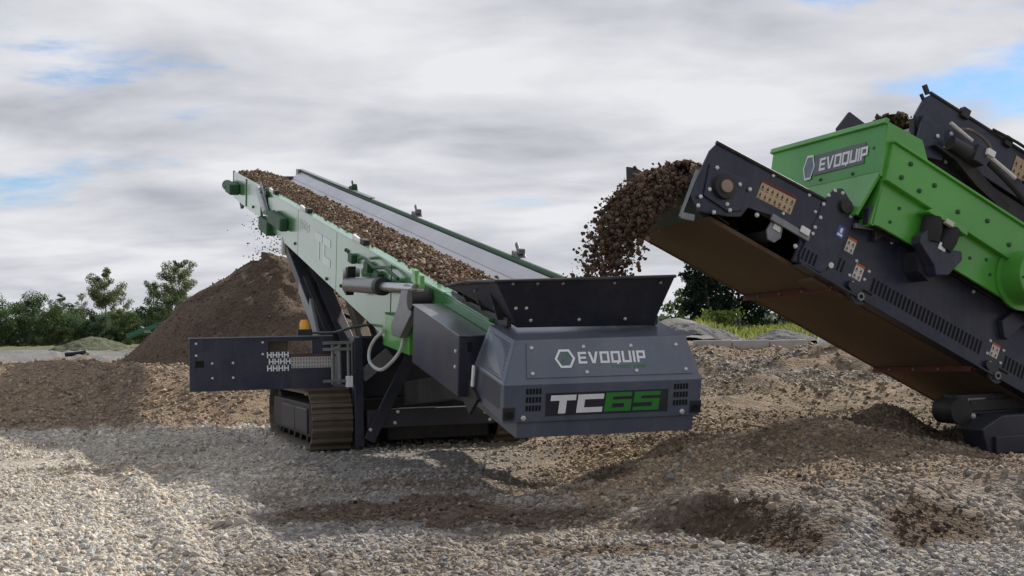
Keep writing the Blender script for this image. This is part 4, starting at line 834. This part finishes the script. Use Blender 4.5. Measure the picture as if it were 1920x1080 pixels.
Q_('frame_gusset', MB(M).prof_v([(-3.95, -.20), (-4.00, -.20), (-4.12, .02), (-4.6, .22), (-4.6, .30), (-3.95, .10), (-3.85, -.05)], -.86, -.79), NAVY, bevel=.008)
Q_('frame_gusset', MB(M).prof_v([(-2.06, -.02), (-2.14, .08), (-2.34, .10), (-2.34, .15), (-2.0, .15)], -.86, -.79), NAVYD, bevel=.008)
# --- upper oversize conveyor behind the screen box
uf = Q_('upper_side_plate', MB(M).prof_v([(-2.10, 1.70), (-2.16, 1.77), (-6.2, 1.84), (-6.2, 1.30), (-2.28, 1.30), (-2.06, 1.46)], -.78, -.74), NAVY, bevel=.006)
Q_('upper_lip', MB(M).tube([(-2.14, -.78, 1.78), (-6.2, -.78, 1.85)], .02, 8), BLACK, uf, smooth=True)
Q_('upper_side_plate', MB(M).prof_v([(-2.12, 1.66), (-2.20, 1.92), (-2.9, 1.86), (-6.2, 1.84), (-6.2, 1.1), (-2.4, 1.1)], .70, .74), NAVYD, bevel=.006)
Q_('upper_frame', MB(M).prof_v([(-2.08, 1.46), (-2.30, 1.28), (-6.2, 1.28), (-6.2, .95), (-2.42, .95), (-2.22, 1.10)], -.74, -.66), BLACK, bevel=.01)
Q_('upper_head_plate', MB(M).prof_v([(-2.12, 1.50), (-2.42, 1.46), (-2.52, 1.16), (-2.30, 1.08), (-2.16, 1.14)], -.84, -.785), NAVY, bevel=.012)
Q_('upper_drum', MB(M).tube([(-2.30, -.7, 1.30), (-2.30, .7, 1.30)], .17, 20), GREYM, smooth=True)
Q_('upper_belt_pan', MB(M).box((-6.2, -.68, 1.34), (-2.3, .68, 1.40)), RUBBER)
Q_('upper_body', MB(M).box((-6.2, -.64, .86), (-2.5, .64, 1.335)), BLACK)
mt = Q_('drive_motor', MB(M).tube([(-2.46, -.94, 1.32), (-2.76, -.94, 1.33)], [.075, .09], 16), BLACK, smooth=True)
Q_('motor_block', MB(M).box((-2.86, -1.06, 1.24), (-2.72, -.88, 1.44)), NAVYD, mt, .012); Q_('motor_fitting', MB(M).box((-2.92, -1.10, 1.36), (-2.82, -1.02, 1.43)), WHITE, mt, .006)
Q_('motor_arm', MB(M).prof_v([(-2.30, 1.22), (-2.62, 1.20), (-2.95, 1.08), (-3.4, 1.0), (-3.45, 1.10), (-3.0, 1.22), (-2.7, 1.34)], -.92, -.80), BLACK, mt, .008)
Q_('piston_rod', MB(M).tube([(-2.40, -.92, 1.53), (-2.72, -.92, 1.49)], .022, 8), ZINC, mt, smooth=True); Q_('piston_rod', MB(M).tube([(-2.93, -1.0, 1.40), (-3.32, -1.0, 1.35)], .026, 8), ZINC, mt, smooth=True)
Q_('hydraulic_hose', MB(M).tube(smoothpath([(-2.55, -.86, 1.55), (-2.7, -.9, 1.60), (-2.9, -.94, 1.56), (-3.0, -.95, 1.45)]), .018, 8), TRACKM, mt, smooth=True)
Q_('hydraulic_hose', MB(M).tube(smoothpath([(-3.0, -.82, 1.80), (-3.45, -.84, 1.82), (-3.66, -.88, 1.70), (-3.62, -.90, 1.52), (-3.52, -.9, 1.42)]), .018, 8), RUBBER, mt, smooth=True)
Q_('hydraulic_hose', MB(M).tube(smoothpath([(-2.95, -1.0, 1.33), (-3.3, -1.02, 1.24), (-3.6, -.98, 1.16), (-3.7, -.92, 1.05)]), .03, 8), RUBBER, mt, smooth=True)
for u, w_ in ((-2.5, 1.47), (-2.48, 1.28), (-2.62, 1.22), (-2.65, 1.06), (-3.0, 1.17), (-3.1, 1.13), (-2.35, 1.36)): bolt(cr, M(u, -.845 if u > -2.55 else -.745, w_), NV, .024, uf)
for u in (-2.62, -3.25): Q_('lip_clamp', MB(M).box((u - .05, -.82, 1.74), (u + .05, -.74, 1.85)), BLACK, uf, .008)
Q_('tip_hook', MB(M).beam((-2.13, -.76, 1.76), (-2.05, -.76, 1.83), .04, .045), BLACK, uf, .004); Q_('tip_hook', MB(M).beam((-2.10, -.76, 1.68), (-2.05, -.76, 1.72), .03, .03), BLACK, uf, .004)
sticker(cr, uf, M, (-3.42, -.782, 1.50), eu, ew, .62, .22, TAN, TAN, ND, True, 2)
# --- chassis and undercarriage under the crusher conveyor
chs = Q_('chassis_beam', MB(MH).box((-7.2, -.62, .46), (-3.05, -.42, .68)), NAVYD, bevel=.01)
Q_('beam_end', MB(MH).tube([(-3.07, -.66, .51), (-3.07, -.36, .51)], .14, 16), BLACK, chs, smooth=True); bolt(cr, MH(-3.25, -.62, .45), MH.d(0, -1, 0), .035, chs)
for k in (-3.3, -4.0, -4.8): Q_('beam_pad', MB(MH).box((k - .12, -.635, .52), (k + .12, -.62, .64)), GREYM, chs)
Q_('chassis_block', MB(MH).prof_v([(-3.75, .70), (-4.2, 1.05), (-7.2, 1.05), (-7.2, .64), (-3.9, .64)], -.40, .70), BLACK, chs, .02)
Q_('cross_tube', MB(MH).tube([(-4.0, -.60, .62), (-4.0, .55, .62)], .07, 12), NAVYD, chs, smooth=True)
Q_('undercarriage', MB(MH).box((-7.2, -.40, .12), (-4.3, .45, .62)), BLACK, chs, .02)
tk = Q_('track_housing', MB(MH).prof_v([(-3.14, .02), (-3.04, .34), (-3.32, .47), (-7.2, .47), (-7.2, -.03), (-3.26, -.03)], -.98, -.66), NAVYD, bevel=.015)
Q_('housing_step', MB(MH).box((-3.74, -1.03, .08), (-3.18, -.985, .26)), NAVYD, tk, .01); Q_('housing_panel', MB(MH).box((-5.4, -1.01, .08), (-3.82, -.985, .36)), BLACK, tk, .01)
Q_('track_guard', MB(MH).box((-7.2, -.655, .50), (-3.2, -.63, .62)), BLACK, tk, .01)
# --- soil on the crusher's belts
belt_soil(M, -4.5, -.02, -.55, .55, -.16, lambda u, s: .09 * np.sin(np.pi * s) ** .7 * (1 - .35 * ss(-.35, .0, u)), 'belt_soil', 'dark soil riding on the discharge belt of the crusher', 501, 120, 24, 3000, (.13, .088, .060), (.02, .05), PALC[:3] + PALC[4:6])
belt_soil(M, -6.0, -2.22, -.62, .66, 1.40, lambda u, s: (.34 + .16 * ss(-3.0, -3.9, u)) * np.sin(np.pi * s) ** .8, 'oversize_soil', 'dark soil heaped on the upper belt behind the green chute', 521, 100, 24, 2600, (.10, .07, .05), (.02, .055), PALC[:2] + PALC[4:5])
# --- soil thrown off the crusher's belt, falling into the hopper
n = 21000; t = rng.random(n) ** 1.05 * .54; lay = rng.random(n)
vlat = rng.normal(0, .24, n).clip(-.52, .52) * (1 - .18 * t / .6); sp = 1.15 + .85 * lay + rng.normal(0, .10, n) * (t / .6)
u0 = -.12 * rng.random(n); w0 = -.43 + .30 * lay - .17 * (vlat / .5) ** 2
axu, axv, axw = (np.array(q) for q in (M.u, M.v, M.w)); P0 = np.array(M.O) + u0[:, None] * axu + vlat[:, None] * axv + w0[:, None] * axw
axt = axu + np.array((0, 0, -.30)); axt /= np.linalg.norm(axt)
Pt = P0 + sp[:, None] * t[:, None] * axt + np.array((0, 0, -4.905)) * (t ** 2)[:, None] + rng.normal(0, .016, (n, 3)) * (1 + 3.5 * t[:, None])
keepm = (Pt[:, 2] > 1.72) & ((t < .30) | (rng.random(n) < 1.08 - 1.7 * t)); Pt = Pt[keepm]; tt = t[keepm]; n = len(Pt)
colr = np.array([PALC[i] for i in (0, 1, 4, 4, 1, 4)])[rng.integers(0, 6, n)] * rng.normal(.95, .25, (n, 1)).clip(.4, 1.6)
obj_np('falling_soil', stones('falling_soil', Pt, (.006 + .027 * rng.random(n) ** 3.0), colr, CLOD, None, .8, True, .28), 'brown soil pouring off the crusher belt into the hopper', 'soil', 'stuff')
# crumbs dropping from the head of the long conveyor on to the stockpile
n = 420; hx = T(20.6, 0, -.3); P = np.stack([rng.normal(hx.x + .10, .26, n), rng.normal(hx.y - .2, .35, n), rng.uniform(3.0, hx.z - .05, n)], 1)
n2_ = 150; hx2 = T(17.3, -.3, -.7); P2 = np.stack([rng.normal(hx2.x, .35, n2_), rng.normal(hx2.y, .4, n2_), rng.uniform(3.0, hx2.z, n2_)], 1); P = np.concatenate([P, P2])
obj_np('falling_crumbs', stones('falling_crumbs', P, .010 + .022 * rng.random(len(P)) ** 2, np.array([(.16, .12, .09)]) * rng.normal(1, .3, (len(P), 1)).clip(.4, 2), CLOD, None, .9, False), 'small crumbs of soil falling from the conveyor head to the stockpile', 'soil', 'stuff')

# ------------------------------------------------------------------ trees and shrubs
def tree(name, label, cat, x, y, h, wd, col, seed, nl=1500, leaf=.17, bare=.12, narrow=1.0, bark=BARK, group=None, zoff=0.0, dens=1.0):
    g = np.random.default_rng(seed); z0 = float(height(np.array([x]), np.array([y]))[0]) - .05 + zoff
    th = Thing(name, label, cat, (x, y, z0), group); loc = th.loc; m = MB()
    lean = g.normal(0, .03, 2); spine = [(x + lean[0] * h * k + .06 * math.sin(k * 9 + seed), y + lean[1] * h * k, z0 + h * .94 * k) for k in np.linspace(0, 1, 7)]
    r0 = max(.03, h * .016); m.tube(spine, [r0 * (1 - .85 * k) for k in np.linspace(0, 1, 7)], 7)
    tips = []; nb = int(9 + h * 2.4)
    for i in range(nb):
        k = bare + (1 - bare) * (i + .5) / nb; a = i * 2.4 + g.random() * .8; L = wd * .5 * (math.sin(math.pi * min(1, (k - bare) / (1 - bare) * .86 + .12)) ** .8) * g.uniform(.55, 1.12)
        s0 = Vector(spine[min(6, int(k * 6))]).lerp(Vector(spine[min(6, int(k * 6) + 1)]), k * 6 % 1)
        e = s0 + Vector((math.cos(a) * L, math.sin(a) * L, L * g.uniform(.15, .75) * narrow)); mid_ = s0.lerp(e, .5) + Vector((0, 0, -.06 * L))
        m.tube([tuple(s0), tuple(mid_), tuple(e)], [r0 * .35 * (1.1 - k), r0 * .22 * (1.1 - k), r0 * .07], 5)
        for q in (.45, .75, 1.0): tips.append((s0.lerp(e, q), L * g.uniform(.20, .38) + .08))
    tips.append((Vector(spine[-1]), wd * .07 + .05))
    th.part('trunk', m, bark, smooth=True)
    C_ = np.array([tuple(p) for p, _ in tips]); Rr = np.array([r for _, r in tips]); i = g.choice(len(tips), nl, p=Rr ** 1.6 / (Rr ** 1.6).sum())
    d = g.normal(size=(nl, 3)); d /= np.linalg.norm(d, axis=1)[:, None]; P = C_[i] + d * (Rr[i] * g.random(nl) ** .45)[:, None] * np.array((1, 1, .8))
    a = g.normal(size=(nl, 3)); a /= np.linalg.norm(a, axis=1)[:, None]; b = np.cross(a, g.normal(size=(nl, 3))); b /= np.linalg.norm(b, axis=1)[:, None]
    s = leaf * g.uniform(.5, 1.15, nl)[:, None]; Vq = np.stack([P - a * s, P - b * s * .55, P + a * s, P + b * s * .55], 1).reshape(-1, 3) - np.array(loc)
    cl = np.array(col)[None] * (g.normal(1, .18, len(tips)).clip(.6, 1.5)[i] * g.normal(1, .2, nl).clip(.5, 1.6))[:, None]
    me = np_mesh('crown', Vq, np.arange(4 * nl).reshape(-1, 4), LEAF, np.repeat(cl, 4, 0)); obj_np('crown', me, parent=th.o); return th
def px2w(px, d): return (px - 960) / 2400 * d     # lateral place of a column at a distance (roll is small)
DG, MG, OG, BG_ = (.065, .105, .042), (.10, .145, .058), (.14, .165, .078), (.085, .13, .072)
def upright(nm): return 2.0 if 'birch' in nm or 'young' in nm else 1.0
TL = [  # name, label, px, dist, height, width, colour, leaves, bare, bark
 ('birch_tree', 'tallest airy birch beside the left flank of the soil stockpile', 335, 90, 6.0, 3.3, OG, 3400, .16, BIRCH),
 ('birch_tree', 'pale trunked birch standing alone left of the stockpile', 195, 90, 5.4, 2.7, OG, 3000, .14, BIRCH),
 ('birch_tree', 'slim birch just left of the tallest birch', 292, 92, 4.7, 2.3, MG, 1500, .12, BIRCH),
 ('young_tree', 'dark thin sapling between the round bushes and the birches', 112, 92, 4.0, 1.5, DG, 800, .12, BARK),
 ('young_tree', 'low dark tree second left of the lone birch', 135, 95, 3.2, 2.0, DG, 1000, .05, BARK),
 ('young_tree', 'sparse leafless-topped sapling right of the lone birch', 228, 96, 4.2, 1.3, OG, 420, .2, BIRCH),
 ('young_tree', 'sparse sapling left of the lone birch', 152, 97, 4.3, 1.2, OG, 360, .2, BIRCH),
 ('young_tree', 'broad dark green tree in front of the tallest birch', 318, 84, 3.1, 3.0, DG, 1900, .03, BARK),
 ('round_bush', 'big round dark bush at the left edge of the treeline', 48, 80, 3.0, 4.2, DG, 3200, .02, BARK),
 ('round_bush', 'dark bush cut by the left edge of the picture', 0, 78, 2.3, 3.0, DG, 1800, .02, BARK),
 ('round_bush', 'mid green bush right of the big round bush', 95, 82, 2.3, 3.0, MG, 1700, .02, BARK),
 ('round_bush', 'green bush below the low dark tree', 140, 84, 2.2, 3.0, MG, 1700, .02, BARK),
 ('round_bush', 'green bush at the foot of the lone birch', 180, 83, 2.0, 3.0, BG_, 1700, .02, BARK),
 ('round_bush', 'bush between the lone birch and the distant green machine', 232, 85, 2.5, 3.4, MG, 2000, .02, BARK),
 ('round_bush', 'bush behind the distant green machine', 270, 88, 2.8, 3.2, MG, 1900, .02, BARK),
 ('round_bush', 'bush right of the tallest birch against the stockpile slope', 365, 88, 2.6, 3.0, MG, 1500, .02, BARK)]
for i, (nm, lb, px, d, h, w, col, nl, bare, bk) in enumerate(TL): tree(nm, lb, 'bush' if 'bush' in nm else 'tree', px2w(px, d), d, h, w, col, 700 + i, int(nl * 4.0), .065, bare, upright(nm), bk, 'treeline on the left')
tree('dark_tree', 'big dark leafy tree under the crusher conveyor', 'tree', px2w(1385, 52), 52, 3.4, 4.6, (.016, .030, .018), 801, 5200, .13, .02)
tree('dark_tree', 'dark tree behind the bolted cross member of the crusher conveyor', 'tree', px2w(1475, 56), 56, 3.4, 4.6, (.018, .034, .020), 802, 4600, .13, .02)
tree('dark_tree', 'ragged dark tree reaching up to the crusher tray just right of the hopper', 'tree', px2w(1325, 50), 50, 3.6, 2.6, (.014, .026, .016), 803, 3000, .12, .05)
tree('small_shrub', 'light green shrub just right of the hopper', 'shrub', px2w(1274, 55), 55, 2.1, 1.9, (.085, .12, .045), 804, 1300, .10, .02)
tree('small_shrub', 'low yellow green shrub at the foot of the dark trees', 'shrub', px2w(1350, 48), 48, .8, 1.8, (.17, .22, .05), 805, 1000, .09, .02)
# low far wood that closes the horizon: one mass
n = 26000; g = np.random.default_rng(77); a = g.uniform(-.50, .50, n); d = g.uniform(120, 150, n); x = d * a; zt = height(x, d); top = 2.2 + 1.9 * fbm(x, d * 0, .12, 4, 91); zz = zt + top * g.random(n) ** .7
P = np.stack([x, d, zz], 1); A_ = g.normal(size=(n, 3)); A_ /= np.linalg.norm(A_, axis=1)[:, None]; B_ = np.cross(A_, g.normal(size=(n, 3))); B_ /= np.linalg.norm(B_, axis=1)[:, None]; s = g.uniform(.2, .5, n)[:, None]
obj_np('far_wood', np_mesh('far_wood', np.stack([P - A_ * s, P - B_ * s, P + A_ * s, P + B_ * s], 1).reshape(-1, 3), np.arange(4 * n).reshape(-1, 4), LEAF, np.repeat(np.array([(.095, .125, .085)]) * g.normal(1, .25, (n, 1)).clip(.4, 1.7), 4, 0)), 'far low wood closing the horizon behind the trees', 'wood', 'stuff')
# grass on the bank
n = 9000; g = np.random.default_rng(78); x = g.uniform(6.6, 15.5, n); y = g.uniform(43, 56, n); k = gs(x, y, 11.4, 50, 6, 7) + .2 * g.random(n) > .42; x, y = x[k], y[k]; n = len(x); z = height(x, y); hgt = g.uniform(.10, .30, n)
b0 = np.stack([x, y, z - .03], 1); an = g.uniform(0, 6.28, n); wv = np.stack([np.cos(an), np.sin(an), 0 * an], 1) * .05; ln = g.normal(0, .10, (n, 3)); ln[:, 2] = hgt
obj_np('bank_grass', np_mesh('bank_grass', np.stack([b0 - wv, b0 + wv, b0 + ln], 1).reshape(-1, 3), np.arange(3 * n).reshape(-1, 3), LEAF, np.repeat(np.array([(.22, .25, .065)]) * g.normal(1, .22, (n, 1)).clip(.4, 1.6), 3, 0)), 'bright yellow green grass on the bank under the dark trees', 'grass', 'stuff')

# ------------------------------------------------------------------ small far things
gz_ = lambda x, y: float(height(np.array([x]), np.array([y]))[0])
y0 = 26.6; x0, x1 = px2w(1300, y0), px2w(1512, y0); zb = gz_(5.8, y0)
lw = Thing('concrete_wall', 'low pale concrete wall behind the gravel heap right of the hood', 'wall', ((x0 + x1) / 2, y0, zb - .2))
for i in range(3):
    a = x0 + (x1 - x0) * i / 3; b = x0 + (x1 - x0) * (i + 1) / 3 - .015; lw.part('wall_block', MB().box((a, y0, zb - .3), (b, y0 + .3, 1.225 - .012 * i)), CONC, bevel=.015)
SY = 23.9; xb = px2w(1549, SY); zb = gz_(xb, SY)
bag = MB(); k_ = 10
for j, (zz, rr) in enumerate(((0, .17), (.06, .20), (.14, .19), (.21, .14), (.25, .06), (.30, .05))):
    bag.V += [Vector((xb + rr * math.cos(a) * (1 + .12 * math.sin(3 * a + j)), SY + rr * math.sin(a), zb + .05 + zz + .015 * math.sin(5 * a + j))) for a in np.linspace(0, 2 * math.pi, k_, endpoint=False)]
for j in range(5): bag.F += [(j * k_ + i, j * k_ + (i + 1) % k_, (j + 1) * k_ + (i + 1) % k_, (j + 1) * k_ + i) for i in range(k_)]
bag.F.append(tuple(range(5 * k_, 6 * k_))); single('tied_sack', bag, WHITE, 'white tied sack on top of the gravel heap under the crusher conveyor', 'sack', smooth=True)
tp = MB(); gxn = 8
for i in range(gxn):
    for j in range(5): tp.V.append(Vector((xb + .20 + .07 * i, SY - .2 + .12 * j, gz_(xb + .2 + .07 * i, SY - .2 + .12 * j) + .02 + max(0, .13 - .02 * i) * math.sin(math.pi * (j + .5) / 5) + .02 * math.sin(i * 2.1 + j * 1.7))))
for i in range(gxn - 1):
    for j in range(4): tp.F.append((i * 5 + j, (i + 1) * 5 + j, (i + 1) * 5 + j + 1, i * 5 + j + 1))
o = single('crumpled_tarp', tp, BLUET, 'crumpled blue tarp beside the white sack', 'tarp', smooth=True); md = o.modifiers.new('thickness', 'SOLIDIFY'); md.thickness = .012
for lb, px, h, ln in (('leaning pale timber post on the grass bank', 1506, .75, .22), ('short timber post right of the leaning post', 1522, .45, .0)):
    x = px2w(px, 42); z = gz_(x, 42); single('fence_post', MB().tube([(x - ln * .5, 42, z - .15), (x + ln * .5, 42, z + h)], [.06, .05], 8), WOOD, lb, 'post', smooth=True)
# grey gravel heaps beyond
for lb, px, d, tp_, rmx, sd in (('low grey gravel heap just right of the hopper', 1292, 40, 1.72, 1.5, 341), ('small grey gravel heap below the grass bank', 1462, 38, 1.42, 1.3, 345), ('grassy grey mound on the yard left of the stockpile', 172, 56, 1.75, 2.6, 347)):
    x = px2w(px, d); V, F, c = heap_mesh('h', x, d, tp_, .50, rmx, (.125, .123, .125) if sd != 347 else (.11, .12, .07), sd); L_ = np.array((x, d, 1.0))
    o = obj_np('gravel_heap', np_mesh('gravel_heap', V.reshape(-1, 3) - L_, F, HEAPM, c, True), lb, 'gravel heap'); o.location = L_
# black pipe lying on the left yard
d = 37; xa, xb2 = px2w(121, d), px2w(163, d); zp = gz_(xa, d)
pp = Thing('drain_pipe', 'black pipe with a pale end lying on the yard behind the left gravel bank', 'pipe', (xa, d, zp))
pp.part('pipe', MB().tube([(xa, d, 1.13), ((xa + xb2) / 2, d, 1.15), (xb2 - .05, d, 1.19)], .062, 10), RUBBER, smooth=True)
pp.part('pipe_end', MB().tube([(xb2 - .05, d, 1.19), (xb2 + .02, d - .05, 1.15), (xb2 - .08, d - .12, 1.08), (xb2 - .28, d - .2, 1.03)], .05, 10), WOOD, smooth=True)
# distant green machine behind the stockpile
d = 62; gm_ = Thing('distant_screener', 'small dark green machine half hidden behind the left foot of the stockpile', 'screener', (px2w(280, d), d, gz_(px2w(280, d), d)))
X = lambda px: px2w(px, d); Zy = lambda py: 1.4 + (646 - py) / 2400 * d
gm_.part('conveyor_arm', MB().beam((X(238), d, Zy(632)), (X(322), d, Zy(604)), .5, .22, (0, 1, 0)), flat('deep_green', (.02, .13, .07), .5), bevel=.02)
gm_.part('conveyor_arm', MB().beam((X(255), d + .6, Zy(615)), (X(300), d + .6, Zy(642)), .4, .14, (0, 1, 0)), GREEND, bevel=.02)
gm_.part('body', MB().prof_v([(X(262), Zy(640)), (X(276), Zy(616)), (X(312), Zy(606)), (X(318), Zy(648)), (X(262), Zy(652))], d + .8, d + 2.2), GREEND, bevel=.03)
gm_.part('track', MB().box((X(256), d + .3, gm_.loc.z - .02), (X(310), d + .9, Zy(646))), BLACK, bevel=.05)
gm_.part('belt_guard', MB().box((X(272), d - .3, Zy(626)), (X(284), d - .25, Zy(621))), GREYM)
